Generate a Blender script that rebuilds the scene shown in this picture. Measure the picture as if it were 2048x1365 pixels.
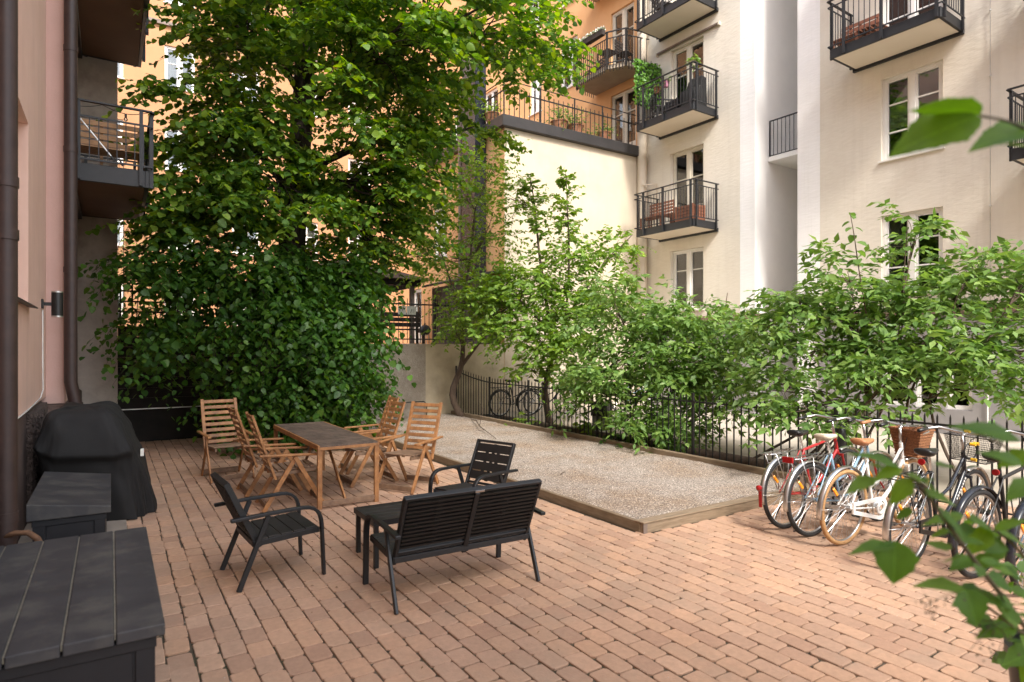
import bpy, math, random
import numpy as np
from mathutils import Vector, Matrix

# ------------------------------------------------------------------ scene, camera geometry
for o in list(bpy.data.objects): bpy.data.objects.remove(o)
scene = bpy.context.scene
COL = scene.collection
R = math.radians
rng = np.random.default_rng(7)
random.seed(7)
F_PX, HZ, EYE = 1243., 695., 1.75
TH = math.atan((1024 - 222) / 1243.)
S_, C_ = math.sin(TH), math.cos(TH)

def at(px, py, d):
    """point of the courtyard seen at a photo pixel, d metres deep"""
    k = (px - 1024) / F_PX
    return Vector(((C_ * k + S_) * d, (C_ - S_ * k) * d, EYE + (HZ - py) / F_PX * d))

# ------------------------------------------------------------------ mesh builder
class MB:
    def __init__(s): s.v = []; s.f = []; s.m = []
    def add(s, vs, fs, mi=0):
        b = len(s.v); s.v += [tuple(v) for v in vs]
        s.f += [tuple(b + i for i in f) for f in fs]; s.m += [mi] * len(fs)
    def box(s, x0, y0, z0, x1, y1, z1, M=None, mi=0):
        vs = [Vector((x, y, z)) for z in (z0, z1) for y in (y0, y1) for x in (x0, x1)]
        if M is not None: vs = [M @ v for v in vs]
        s.add(vs, [(0, 2, 3, 1), (4, 5, 7, 6), (0, 1, 5, 4), (2, 6, 7, 3), (0, 4, 6, 2), (1, 3, 7, 5)], mi)
    def bar(s, p, q, w, t, up=(0, 0, 1), mi=0):
        p, q = Vector(p), Vector(q); d = (q - p); L = d.length; d.normalize()
        u = Vector(up)
        if abs(d.dot(u)) > .98: u = Vector((0, 1, 0)) if abs(d.y) < .9 else Vector((1, 0, 0))
        a = d.cross(u).normalized(); b = a.cross(d).normalized()
        vs = [c + a * (w / 2 * i) + b * (t / 2 * j) for c in (p, q) for (i, j) in ((-1, -1), (1, -1), (1, 1), (-1, 1))]
        s.add(vs, [(3, 2, 1, 0), (4, 5, 6, 7), (0, 1, 5, 4), (1, 2, 6, 5), (2, 3, 7, 6), (3, 0, 4, 7)], mi)
    def tube(s, pts, r, n=8, closed=False, cap=True, mi=0):
        pts = [Vector(p) for p in pts]; N = len(pts)
        rs = r if isinstance(r, (list, tuple)) else [r] * N
        ref = None; rings = []
        for i, p in enumerate(pts):
            if closed: t = pts[(i + 1) % N] - pts[i - 1]
            else: t = pts[min(i + 1, N - 1)] - pts[max(i - 1, 0)]
            t.normalize()
            if ref is None:
                ref = Vector((0, 0, 1)) if abs(t.z) < .9 else Vector((1, 0, 0))
            a = ref - t * ref.dot(t)
            if a.length < 1e-5: a = t.orthogonal()
            a.normalize(); b = t.cross(a); ref = a
            rings.append([p + (a * math.cos(k * 2 * math.pi / n) + b * math.sin(k * 2 * math.pi / n)) * rs[i] for k in range(n)])
        vs = [v for g in rings for v in g]; fs = []
        for i in range(N if closed else N - 1):
            j = (i + 1) % N
            for k in range(n):
                fs.append((i * n + k, i * n + (k + 1) % n, j * n + (k + 1) % n, j * n + k))
        if cap and not closed:
            fs.append(tuple(range(n - 1, -1, -1))); fs.append(tuple((N - 1) * n + k for k in range(n)))
        s.add(vs, fs, mi)
    def ring(s, c, axis, Rr, r, n=36, m=6, flat=1., a0=0, a1=None, mi=0):
        """torus (or arc) round an axis; flat squeezes the section radially"""
        c, ax = Vector(c), Vector(axis).normalized(); u = ax.orthogonal().normalized()
        if abs(ax.z) < .9: u = Vector((0, 0, 1)) - ax * ax.z; u.normalize()
        w = ax.cross(u); full = a1 is None; A1 = a0 + 2 * math.pi if full else a1
        cnt = n if full else n + 1; vs = []; fs = []
        for i in range(cnt):
            a = a0 + (A1 - a0) * i / n; e = u * math.cos(a) + w * math.sin(a)
            for k in range(m):
                b = k * 2 * math.pi / m + math.pi / m
                vs.append(c + e * (Rr + r * flat * math.cos(b)) + ax * (r * math.sin(b)))
        for i in range(n):
            j = (i + 1) % cnt
            for k in range(m): fs.append((i * m + k, j * m + k, j * m + (k + 1) % m, i * m + (k + 1) % m))
        s.add(vs, fs, mi)
    def lathe(s, prof, n=20, c=(0, 0, 0), M=None, mi=0):
        vs = []; fs = []; c = Vector(c)
        for (r, z) in prof:
            for k in range(n):
                a = 2 * math.pi * k / n; v = Vector((r * math.cos(a), r * math.sin(a), z))
                vs.append((M @ v if M is not None else v) + c)
        for i in range(len(prof) - 1):
            for k in range(n):
                fs.append((i * n + k, i * n + (k + 1) % n, (i + 1) * n + (k + 1) % n, (i + 1) * n + k))
        fs.append(tuple(range(n - 1, -1, -1))); fs.append(tuple((len(prof) - 1) * n + k for k in range(n)))
        s.add(vs, fs, mi)
    def prism(s, poly, z0, z1, M=None, mi=0):
        n = len(poly); vs = [Vector((x, y, z)) for z in (z0, z1) for x, y in poly]
        if M is not None: vs = [M @ v for v in vs]
        s.add(vs, [tuple(range(n - 1, -1, -1)), tuple(range(n, 2 * n))] + [(i, (i + 1) % n, n + (i + 1) % n, n + i) for i in range(n)], mi)
    def quad(s, a, b, c, d, mi=0): s.add([a, b, c, d], [(0, 1, 2, 3)], mi)
    def build(s, name, mat, parent=None, smooth=False, bevel=0, seg=1):
        me = bpy.data.meshes.new(name); me.from_pydata(s.v, [], s.f)
        mats = mat if isinstance(mat, (list, tuple)) else [mat]
        for x in mats: me.materials.append(x)
        if len(mats) > 1: me.polygons.foreach_set('material_index', s.m)
        if smooth: me.polygons.foreach_set('use_smooth', [True] * len(me.polygons))
        me.update()
        o = bpy.data.objects.new(name, me); COL.objects.link(o)
        if parent is not None: o.parent = parent
        if bevel:
            b = o.modifiers.new('edge', 'BEVEL'); b.width = bevel; b.segments = seg; b.limit_method = 'ANGLE'; b.angle_limit = R(40)
        if smooth and bevel == 0:
            pass
        return o

def smooth_by_angle(o, ang=40):
    me = o.data
    me.polygons.foreach_set('use_smooth', [True] * len(me.polygons))
    try: me.set_sharp_from_angle(angle=R(ang))
    except Exception: pass

def tag(o, label=None, cat=None, group=None, kind=None):
    if label: o['label'] = label
    if cat: o['category'] = cat
    if group: o['group'] = group
    if kind: o['kind'] = kind
    return o
def thing(name, loc=(0, 0, 0), rz=0., label=None, cat=None, group=None):
    o = bpy.data.objects.new(name, None); COL.objects.link(o); o.location = loc; o.rotation_euler = (0, 0, rz)
    o.empty_display_size = .2
    return tag(o, label, cat, group)
def kids(o): return [c for c in bpy.data.objects if c.parent == o]
def copy_tree(o, loc=None, rz=None, label=None, parent=None):
    c = o.copy(); COL.objects.link(c)
    if parent is not None: c.parent = parent
    if loc is not None: c.location = loc
    if rz is not None: c.rotation_euler = (0, 0, rz)
    if label: c['label'] = label
    for k in kids(o): copy_tree(k, parent=c)
    return c

# ------------------------------------------------------------------ materials
def new_mat(name):
    m = bpy.data.materials.new(name); m.use_nodes = True; nt = m.node_tree; nt.nodes.clear()
    return m, nt, nt.nodes, nt.links
def N(ns, t, **kw):
    n = ns.new(t)
    for k, v in kw.items():
        if k in n.inputs: n.inputs[k].default_value = v
        else: setattr(n, k, v)
    return n
def rgba(c): return (c[0], c[1], c[2], 1)
def surf(name, c1, c2=None, scale=8., rough=.6, rough2=None, bump=.0, bscale=60., stretch=(1, 1, 1), metal=0., spec=.5,
         big=None, bigscale=.5, coord='Object', detail=6., streak=None, island=0., lo=.35, hi=.65, bstretch=None, bdist=.01):
    """Principled surface: two colours mixed by noise, optional large stains (big), bump and per-piece variation"""
    m, nt, ns, ln = new_mat(name)
    out = N(ns, 'ShaderNodeOutputMaterial'); b = N(ns, 'ShaderNodeBsdfPrincipled')
    ln.new(b.outputs[0], out.inputs[0])
    b.inputs['Metallic'].default_value = metal; b.inputs['Specular IOR Level'].default_value = spec
    tc = N(ns, 'ShaderNodeTexCoord'); mp = N(ns, 'ShaderNodeMapping'); mp.inputs['Scale'].default_value = stretch
    ln.new(tc.outputs[coord], mp.inputs[0])
    nz = N(ns, 'ShaderNodeTexNoise', Scale=scale, Detail=detail, Roughness=.6); ln.new(mp.outputs[0], nz.inputs['Vector'])
    cr = N(ns, 'ShaderNodeValToRGB'); cr.color_ramp.elements[0].position = lo; cr.color_ramp.elements[1].position = hi
    cr.color_ramp.elements[0].color = rgba(c1); cr.color_ramp.elements[1].color = rgba(c2 or c1)
    ln.new(nz.outputs[0], cr.inputs[0]); col = cr.outputs[0]
    if big:
        n2 = N(ns, 'ShaderNodeTexNoise', Scale=bigscale, Detail=5., Roughness=.62); ln.new(tc.outputs[coord], n2.inputs['Vector'])
        r2 = N(ns, 'ShaderNodeValToRGB'); r2.color_ramp.elements[0].position = .48; r2.color_ramp.elements[1].position = .68
        ln.new(n2.outputs[0], r2.inputs[0])
        mx = N(ns, 'ShaderNodeMix', data_type='RGBA'); ln.new(r2.outputs[0], mx.inputs[0]); ln.new(col, mx.inputs[6]); mx.inputs[7].default_value = rgba(big)
        col = mx.outputs[2]
    if streak:
        ms = N(ns, 'ShaderNodeMapping'); ms.inputs['Scale'].default_value = (5.5, 5.5, .28); ln.new(tc.outputs[coord], ms.inputs[0])
        n5 = N(ns, 'ShaderNodeTexNoise', Scale=1., Detail=7., Roughness=.7); ln.new(ms.outputs[0], n5.inputs['Vector'])
        r5 = N(ns, 'ShaderNodeMapRange'); r5.inputs[1].default_value = .5; r5.inputs[2].default_value = .78; r5.inputs[3].default_value = 0; r5.inputs[4].default_value = streak[3]; ln.new(n5.outputs[0], r5.inputs[0])
        x5 = N(ns, 'ShaderNodeMix', data_type='RGBA'); ln.new(r5.outputs[0], x5.inputs[0]); ln.new(col, x5.inputs[6]); x5.inputs[7].default_value = rgba(streak); col = x5.outputs[2]
    if island:
        g = N(ns, 'ShaderNodeNewGeometry'); hs = N(ns, 'ShaderNodeHueSaturation')
        mr = N(ns, 'ShaderNodeMapRange'); mr.inputs[3].default_value = 1 - island; mr.inputs[4].default_value = 1 + island
        ln.new(g.outputs['Random Per Island'], mr.inputs[0]); ln.new(mr.outputs[0], hs.inputs['Value']); ln.new(col, hs.inputs['Color']); col = hs.outputs[0]
    ln.new(col, b.inputs['Base Color'])
    if rough2 is not None:
        mr = N(ns, 'ShaderNodeMapRange'); mr.inputs[3].default_value = rough; mr.inputs[4].default_value = rough2
        ln.new(nz.outputs[0], mr.inputs[0]); ln.new(mr.outputs[0], b.inputs['Roughness'])
    else: b.inputs['Roughness'].default_value = rough
    if bump:
        n3 = N(ns, 'ShaderNodeTexNoise', Scale=bscale, Detail=4.)
        if bstretch:
            m3 = N(ns, 'ShaderNodeMapping'); m3.inputs['Scale'].default_value = bstretch
            ln.new(tc.outputs[coord], m3.inputs[0]); ln.new(m3.outputs[0], n3.inputs['Vector'])
        else: ln.new(mp.outputs[0], n3.inputs['Vector'])
        bp = N(ns, 'ShaderNodeBump', Strength=bump, Distance=bdist); ln.new(n3.outputs[0], bp.inputs['Height']); ln.new(bp.outputs[0], b.inputs['Normal'])
    return m
def leaf_mat(name, c1, c2, c3, trans=.35, rough=.42, tcol=None, spec=.5):
    m, nt, ns, ln = new_mat(name)
    out = N(ns, 'ShaderNodeOutputMaterial'); g = N(ns, 'ShaderNodeNewGeometry')
    cr = N(ns, 'ShaderNodeValToRGB'); e = cr.color_ramp.elements
    e[0].color = rgba(c1); e[1].color = rgba(c3); e[1].position = 1; x = e.new(.55); x.color = rgba(c2)
    ln.new(g.outputs['Random Per Island'], cr.inputs[0])
    b = N(ns, 'ShaderNodeBsdfPrincipled', Roughness=rough); b.inputs['Specular IOR Level'].default_value = spec
    ln.new(cr.outputs[0], b.inputs['Base Color'])
    t = N(ns, 'ShaderNodeBsdfTranslucent'); hs = N(ns, 'ShaderNodeHueSaturation', Value=1.5, Saturation=1.15, Hue=.485); ln.new(cr.outputs[0], hs.inputs['Color']); ln.new(hs.outputs[0], t.inputs[0])
    mx = N(ns, 'ShaderNodeMixShader'); mx.inputs[0].default_value = trans
    ln.new(b.outputs[0], mx.inputs[1]); ln.new(t.outputs[0], mx.inputs[2]); ln.new(mx.outputs[0], out.inputs[0])
    return m
def glass_mat(name, tint=(.8, .84, .84), refl=1.0):
    m, nt, ns, ln = new_mat(name)
    out = N(ns, 'ShaderNodeOutputMaterial'); t = N(ns, 'ShaderNodeBsdfTransparent'); t.inputs[0].default_value = rgba(tint)
    gl = N(ns, 'ShaderNodeBsdfGlossy', Roughness=.015); fr = N(ns, 'ShaderNodeFresnel', IOR=2.0)
    mx = N(ns, 'ShaderNodeMixShader'); ln.new(fr.outputs[0], mx.inputs[0]); ln.new(t.outputs[0], mx.inputs[1]); ln.new(gl.outputs[0], mx.inputs[2]); ln.new(mx.outputs[0], out.inputs[0])
    return m

M = {}
M['pink'] = surf('pink_plaster', (0.7519, 0.4998, 0.3995), (0.788, 0.5292, 0.4277), 3, .9, big=(0.721, 0.4655, 0.3666), streak=(0.515, 0.3332, 0.2726, 0.35), bigscale=.7, bump=.25, bscale=45)
M['pink_dark'] = surf('rose_plaster', (0.588, 0.3854, 0.3266), (0.6272, 0.4136, 0.3542), 3, .9, bump=.25, bscale=45)
M['plinth_rough'] = surf('rough_plinth', (0.0562, 0.039, 0.0315), (0.105, 0.075, 0.0638), 35, .95, bump=1., bscale=38, bdist=.05)
M['plinth_smooth'] = surf('brown_plinth', (0.0936, 0.0612, 0.049), (0.1152, 0.0756, 0.0612), 6, .85, bump=.2, bscale=50)
M['concrete_stained'] = surf('stained_plaster', (.50, .445, .40), (.60, .54, .48), 5, .9, big=(.31, .245, .21), bigscale=1.1, bump=.3, bscale=40)
M['concrete'] = surf('old_concrete', (.36, .31, .255), (.45, .39, .325), 14, .92, big=(.30, .25, .20), bigscale=1.4, bump=.8, bscale=30, bdist=.03)
M['cream'] = surf('cream_plaster', (0.705, 0.6481, 0.5529), (0.7372, 0.6805, 0.5853), 2.2, .88, big=(0.6727, 0.6065, 0.5115), bigscale=.6, streak=(0.5529, 0.4908, 0.4055, 0.38), bump=.34, bscale=4.6, bstretch=(1, 1.3, 3.6), bdist=.02)
M['cream_smooth'] = surf('smooth_cream_plaster', (0.55, 0.4697, 0.3611), (0.585, 0.5043, 0.39), 1.2, .9, big=(0.51, 0.4252, 0.3178), streak=(0.47, 0.3906, 0.2985, 0.4), bigscale=.8, bump=.15, bscale=40)
M['cream_low'] = surf('weathered_cream_plaster', (.56, .48, .345), (.63, .545, .40), 3, .9, big=(.42, .35, .25), bigscale=1.2, bump=.3, bscale=40)
M['white_plaster'] = surf('white_plaster', (.86, .845, .83), (.89, .875, .86), 2.2, .88, streak=(.66, .64, .61, .35), bump=.38, bscale=4.2, bstretch=(1, 1.1, 4.2), bdist=.02)
M['white_smooth'] = surf('smooth_white_plaster', (.80, .785, .765), (.84, .825, .80), 1.5, .9, bump=.1, bscale=30)
M['orange'] = surf('orange_plaster', (.72, .405, .19), (.755, .435, .21), 1.6, .9, big=(.67, .37, .17), bigscale=.5, bump=.15, bscale=40)
M['peach'] = surf('peach_plaster', (.43, .225, .112), (.46, .25, .125), 1.2, .9, big=(.40, .205, .10), bigscale=.4, bump=.15, bscale=40)
M['grey_plinth'] = surf('grey_plinth', (.25, .235, .235), (.29, .275, .272), 2, .88, bump=.15, bscale=30)
M['copper_brown'] = surf('brown_sheet_metal', (.17, .10, .085), (.20, .12, .10), 3, .5)
M['brown_metal'] = surf('brown_painted_metal', (0.0336, 0.0192, 0.0165), (0.0493, 0.0286, 0.024), 9, .42, rough2=.6)
M['dark_steel'] = surf('dark_steel', (0.011, 0.0116, 0.0138), (0.0171, 0.0182, 0.0209), 12, .42, rough2=.55)
M['black_iron'] = surf('black_iron', (0.0084, 0.0084, 0.0084), (0.0154, 0.014, 0.0133), 20, .5)
M['cap'] = surf('black_sheet_cap', (0.0263, 0.024, 0.024), (0.0375, 0.0338, 0.0338), 3, .45)
M['taupe'] = surf('taupe_sheet', (.16, .115, .09), (.2, .145, .115), 3, .5)
M['soffit_dark'] = surf('soffit_brown', (0.102, 0.054, 0.03), (0.12, 0.066, 0.036), 2, .8)
M['soffit_light'] = surf('soffit_cream', (.70, .62, .51), (.73, .65, .54), 2, .7)
M['soffit_concrete'] = surf('soffit_concrete', (.36, .29, .215), (.41, .335, .25), 4, .9)
M['white_paint'] = surf('white_window_paint', (.76, .74, .70), (.8, .78, .74), 4, .4)
M['cream_paint'] = surf('cream_window_paint', (.66, .60, .49), (.70, .64, .53), 4, .45)
M['pipe_cream'] = surf('cream_pipe', (.62, .53, .42), (.66, .57, .455), 4, .5)
M['glass'] = glass_mat('window_glass')
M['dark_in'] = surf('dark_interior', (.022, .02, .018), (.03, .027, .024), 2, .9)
M['curtain'] = surf('pale_curtain', (.62, .60, .56), (.68, .66, .62), 3, .9)
M['blind'] = surf('grey_blind', (.55, .57, .52), (.6, .62, .57), 3, .8)
M['timber_dark'] = surf('dark_boards', (0.024, 0.0168, 0.0128), (0.04, 0.028, 0.0216), 6, .75, stretch=(1, 1, .2))
M['timber_grey'] = surf('weathered_brown_boards', (.13, .098, .08), (.18, .14, .115), 10, .8, stretch=(3, 3, .3))
M['black_board'] = surf('black_boards', (.010, .0085, .0075), (.018, .014, .012), 4, .8, bump=.15, bscale=30)
M['kerb_wood'] = surf('weathered_kerb_timber', (0.1482, 0.1044, 0.0627), (0.2262, 0.1656, 0.1056), 7, .85, stretch=(6, .7, 6), bump=.3, bscale=60)  # darker than the end boards: shade on the long side put into the colour
M['kerb_wood_x'] = surf('weathered_kerb_timber_end', (0.184, 0.1333, 0.084), (0.276, 0.2064, 0.136), 7, .85, stretch=(.7, 6, 6), bump=.3, bscale=60)
M['acacia'] = surf('oiled_acacia', (.25, .108, .036), (.39, .19, .072), 16, .5, rough2=.62, big=(.20, .095, .04), bigscale=6, bump=.12, bscale=90, island=.14)
M['acacia_worn'] = surf('worn_acacia', (.155, .095, .06), (.25, .16, .10), 16, .6, rough2=.75, bump=.15, bscale=90, island=.12)
M['table_top'] = surf('weathered_tabletop', (.062, .044, .034), (.135, .098, .075), 5, .6, rough2=.78, stretch=(7, 1, 7), big=(.17, .12, .09), bigscale=5, bump=.15, bscale=40)
M['red_wood'] = surf('red_brown_slats', (.19, .07, .038), (.26, .10, .055), 12, .55)
M['balcony_wood'] = surf('brown_bench_wood', (.30, .16, .07), (.38, .21, .095), 12, .6)
M['lounge_steel'] = surf('graphite_powdercoat', (0.0078, 0.0088, 0.0104), (0.0111, 0.0123, 0.0143), 20, .45)
M['lounge_slat'] = surf('graphite_slats', (0.0114, 0.0105, 0.0102), (0.0204, 0.018, 0.0168), 10, .5, rough2=.68, stretch=(1, 1, 1), bump=.1, bscale=120, island=.1)
M['lounge_back'] = surf('dark_brown_slats', (0.0051, 0.0042, 0.0039), (0.009, 0.0072, 0.0063), 14, .5, rough2=.6, island=.1)
M['deck_lid'] = surf('dusty_grey_lid', (0.0311, 0.0304, 0.0337), (0.048, 0.0466, 0.0492), 5, .55, rough2=.72, big=(0.0778, 0.0745, 0.068), bigscale=5.5, bump=.15, bscale=160)
M['deck_body'] = surf('anthracite_plastic', (0.0084, 0.0091, 0.0117), (0.013, 0.0137, 0.0169), 6, .5)
M['grout_dirt'] = surf('light_dirt', (0.182, 0.168, 0.126), (0.252, 0.231, 0.182), 30, .95)
M['cover'] = surf('black_canvas_cover', (0.0053, 0.005, 0.0053), (0.0093, 0.009, 0.009), 8, .75, rough2=.85, bump=.15, bscale=220, bdist=.004)
M['bark'] = surf('lime_bark', (.016, .011, .008), (.042, .030, .022), 10, .95, stretch=(3, 3, .5), bump=.9, bscale=22, bdist=.04)
M['bark_light'] = surf('shrub_bark', (.07, .047, .033), (.12, .083, .06), 14, .9, stretch=(2, 2, .5), bump=.5, bscale=40)
M['stem'] = surf('green_brown_stem', (.07, .06, .03), (.12, .10, .045), 12, .7)
M['chrome'] = surf('dull_chrome', (.55, .55, .54), (.65, .65, .64), 12, .22, rough2=.35, metal=1.)
M['alu'] = surf('brushed_rim', (.5, .5, .49), (.6, .6, .59), 12, .35, metal=1.)
M['tyre'] = surf('black_rubber', (0.0126, 0.0126, 0.0126), (0.021, 0.0203, 0.0196), 20, .75)
M['tan_tyre'] = surf('tan_rubber', (.36, .20, .085), (.46, .27, .12), 30, .7, bump=.5, bscale=60)
M['black_plastic'] = surf('black_plastic', (0.0084, 0.0084, 0.0091), (0.014, 0.014, 0.0147), 12, .4)
M['white_enamel'] = surf('white_enamel', (.74, .73, .70), (.78, .77, .74), 8, .25)
M['red_enamel'] = surf('red_enamel', (.38, .02, .022), (.45, .03, .03), 8, .3)
M['blue_enamel'] = surf('pale_blue_enamel', (.20, .33, .45), (.25, .38, .5), 8, .3)
M['navy_enamel'] = surf('navy_enamel', (0.0128, 0.0152, 0.0224), (0.0192, 0.0224, 0.0304), 8, .25)
M['steelblue'] = surf('steel_blue_enamel', (.10, .16, .22), (.14, .2, .27), 8, .25)
M['leather'] = surf('brown_leather', (.36, .155, .065), (.44, .2, .09), 18, .5)
M['canvas'] = surf('cream_saddle_cover', (.50, .43, .32), (.58, .5, .39), 18, .8)
M['wicker'] = surf('brown_wicker', (.20, .075, .028), (.36, .155, .06), 60, .6, stretch=(1, 1, 2.5), bump=.9, bscale=70, bdist=.02)
M['reflector_red'] = surf('red_reflector', (.27, .008, .01), (.33, .012, .014), 60, .18)
M['reflector_orange'] = surf('orange_reflector', (.9, .28, .015), (1., .36, .03), 60, .25)
M['yellow'] = surf('yellow_plastic', (.75, .42, .02), (.8, .48, .03), 10, .35)
M['terracotta'] = surf('terracotta', (.32, .14, .075), (.38, .17, .09), 8, .8)
M['pink_pot'] = surf('pink_pot', (.55, .22, .33), (.6, .26, .37), 8, .6)
M['white_flower'] = surf('white_petals', (.75, .74, .68), (.8, .79, .72), 8, .8)
M['sign'] = surf('pale_notice_board', (.5, .5, .45), (.56, .56, .5), 6, .6)
M['soil'] = surf('dark_soil', (.022, .016, .011), (.045, .034, .024), 14, .98, bump=.8, bscale=30, bdist=.04)
M['hedge_leaf'] = leaf_mat('screen_leaf', (.08, .2, .03), (.13, .3, .04), (.22, .4, .08), .3)
M['lime_leaf'] = leaf_mat('lime_leaf', (.040, .110, .017), (.105, .215, .028), (.26, .395, .048), .43, .48)
M['bright_leaf'] = leaf_mat('young_tree_leaf', (.095, .19, .028), (.17, .295, .042), (.26, .385, .062), .44, .5)
M['elder_leaf'] = leaf_mat('elder_leaf', (.080, .165, .035), (.15, .265, .058), (.235, .355, .092), .40, .5)
M['under_leaf'] = leaf_mat('shade_toned_leaf', (0.0271, 0.0858, 0.0109), (0.0451, 0.1264, 0.0144), (0.0948, 0.1941, 0.0217), .4, .5)  # darker leaf colour; the shade low in the lime is put into it
M['hazel_leaf'] = leaf_mat('soft_broad_leaf', (.09, .18, .045), (.12, .225, .05), (.16, .275, .06), .45, .5)
def fg_mat():
    m = leaf_mat('near_shrub_leaf', (.075, .185, .028), (.10, .225, .032), (.14, .275, .038), .55, .5)
    nt = m.node_tree; ns, ln = nt.nodes, nt.links
    at_ = N(ns, 'ShaderNodeAttribute', attribute_name='leaf_uv'); sx = N(ns, 'ShaderNodeSeparateXYZ'); ln.new(at_.outputs['Vector'], sx.inputs[0])
    ab = N(ns, 'ShaderNodeMath', operation='ABSOLUTE'); ln.new(sx.outputs[1], ab.inputs[0])
    # side veins run forward from the midrib
    m1 = N(ns, 'ShaderNodeMath', operation='MULTIPLY_ADD'); ln.new(ab.outputs[0], m1.inputs[0]); m1.inputs[1].default_value = -.55; ln.new(sx.outputs[0], m1.inputs[2])
    m2 = N(ns, 'ShaderNodeMath', operation='MULTIPLY'); ln.new(m1.outputs[0], m2.inputs[0]); m2.inputs[1].default_value = 9.
    fr = N(ns, 'ShaderNodeMath', operation='PINGPONG'); ln.new(m2.outputs[0], fr.inputs[0]); fr.inputs[1].default_value = .5
    c1 = N(ns, 'ShaderNodeMath', operation='LESS_THAN'); ln.new(fr.outputs[0], c1.inputs[0]); c1.inputs[1].default_value = .055
    c2 = N(ns, 'ShaderNodeMath', operation='LESS_THAN'); ln.new(ab.outputs[0], c2.inputs[0]); c2.inputs[1].default_value = .03
    mxm = N(ns, 'ShaderNodeMath', operation='MAXIMUM'); ln.new(c1.outputs[0], mxm.inputs[0]); ln.new(c2.outputs[0], mxm.inputs[1])
    nz = N(ns, 'ShaderNodeTexNoise', Scale=30., Detail=4.); tc = N(ns, 'ShaderNodeTexCoord'); ln.new(tc.outputs['Object'], nz.inputs['Vector'])
    mr = N(ns, 'ShaderNodeMapRange'); mr.inputs[3].default_value = .72; mr.inputs[4].default_value = 1.28; ln.new(nz.outputs[0], mr.inputs[0])
    ad = N(ns, 'ShaderNodeMath', operation='MULTIPLY_ADD'); ln.new(mxm.outputs[0], ad.inputs[0]); ad.inputs[1].default_value = .42; ln.new(mr.outputs[0], ad.inputs[2])
    cr = [n for n in ns if n.type == 'VALTORGB'][0]; hs = N(ns, 'ShaderNodeHueSaturation'); ln.new(ad.outputs[0], hs.inputs['Value']); ln.new(cr.outputs[0], hs.inputs['Color'])
    b = [n for n in ns if n.type == 'BSDF_PRINCIPLED'][0]; t = [n for n in ns if n.type == 'HUE_SAT' and n != hs][0]
    ln.new(hs.outputs[0], b.inputs['Base Color']); ln.new(hs.outputs[0], t.inputs['Color'])
    bp = N(ns, 'ShaderNodeBump', Strength=.5, Distance=.002, invert=True); ln.new(mxm.outputs[0], bp.inputs['Height']); ln.new(bp.outputs[0], b.inputs['Normal'])
    return m
M['fg_leaf'] = fg_mat(); M['fg_small'] = leaf_mat('near_shrub_small_leaf', (.07, .17, .025), (.09, .2, .028), (.12, .24, .034), .5, .5); 
SUN_E, SKY_E, EXPO = 1.6, .15, 1.7
# ------------------------------------------------------------------ the ground
def sheet(name, x0, y0, x1, y1, z, mat, kind='structure'):
    b = MB(); b.quad((x0, y0, z), (x1, y0, z), (x1, y1, z), (x0, y1, z)); o = b.build(name, mat); return tag(o, kind=kind)
sheet('ground', -150, -150, 150, 150, -.06, M['soil'])
M['joint'] = surf('paver_joint_sand', (.045, .033, .021), (.10, .075, .05), 12, .95, big=(.045, .045, .02), bigscale=1.5, bump=.5, bscale=120)
sheet('paving_bed', -.7, -6, 9.5, 13.4, -.012, M['joint'])

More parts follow.
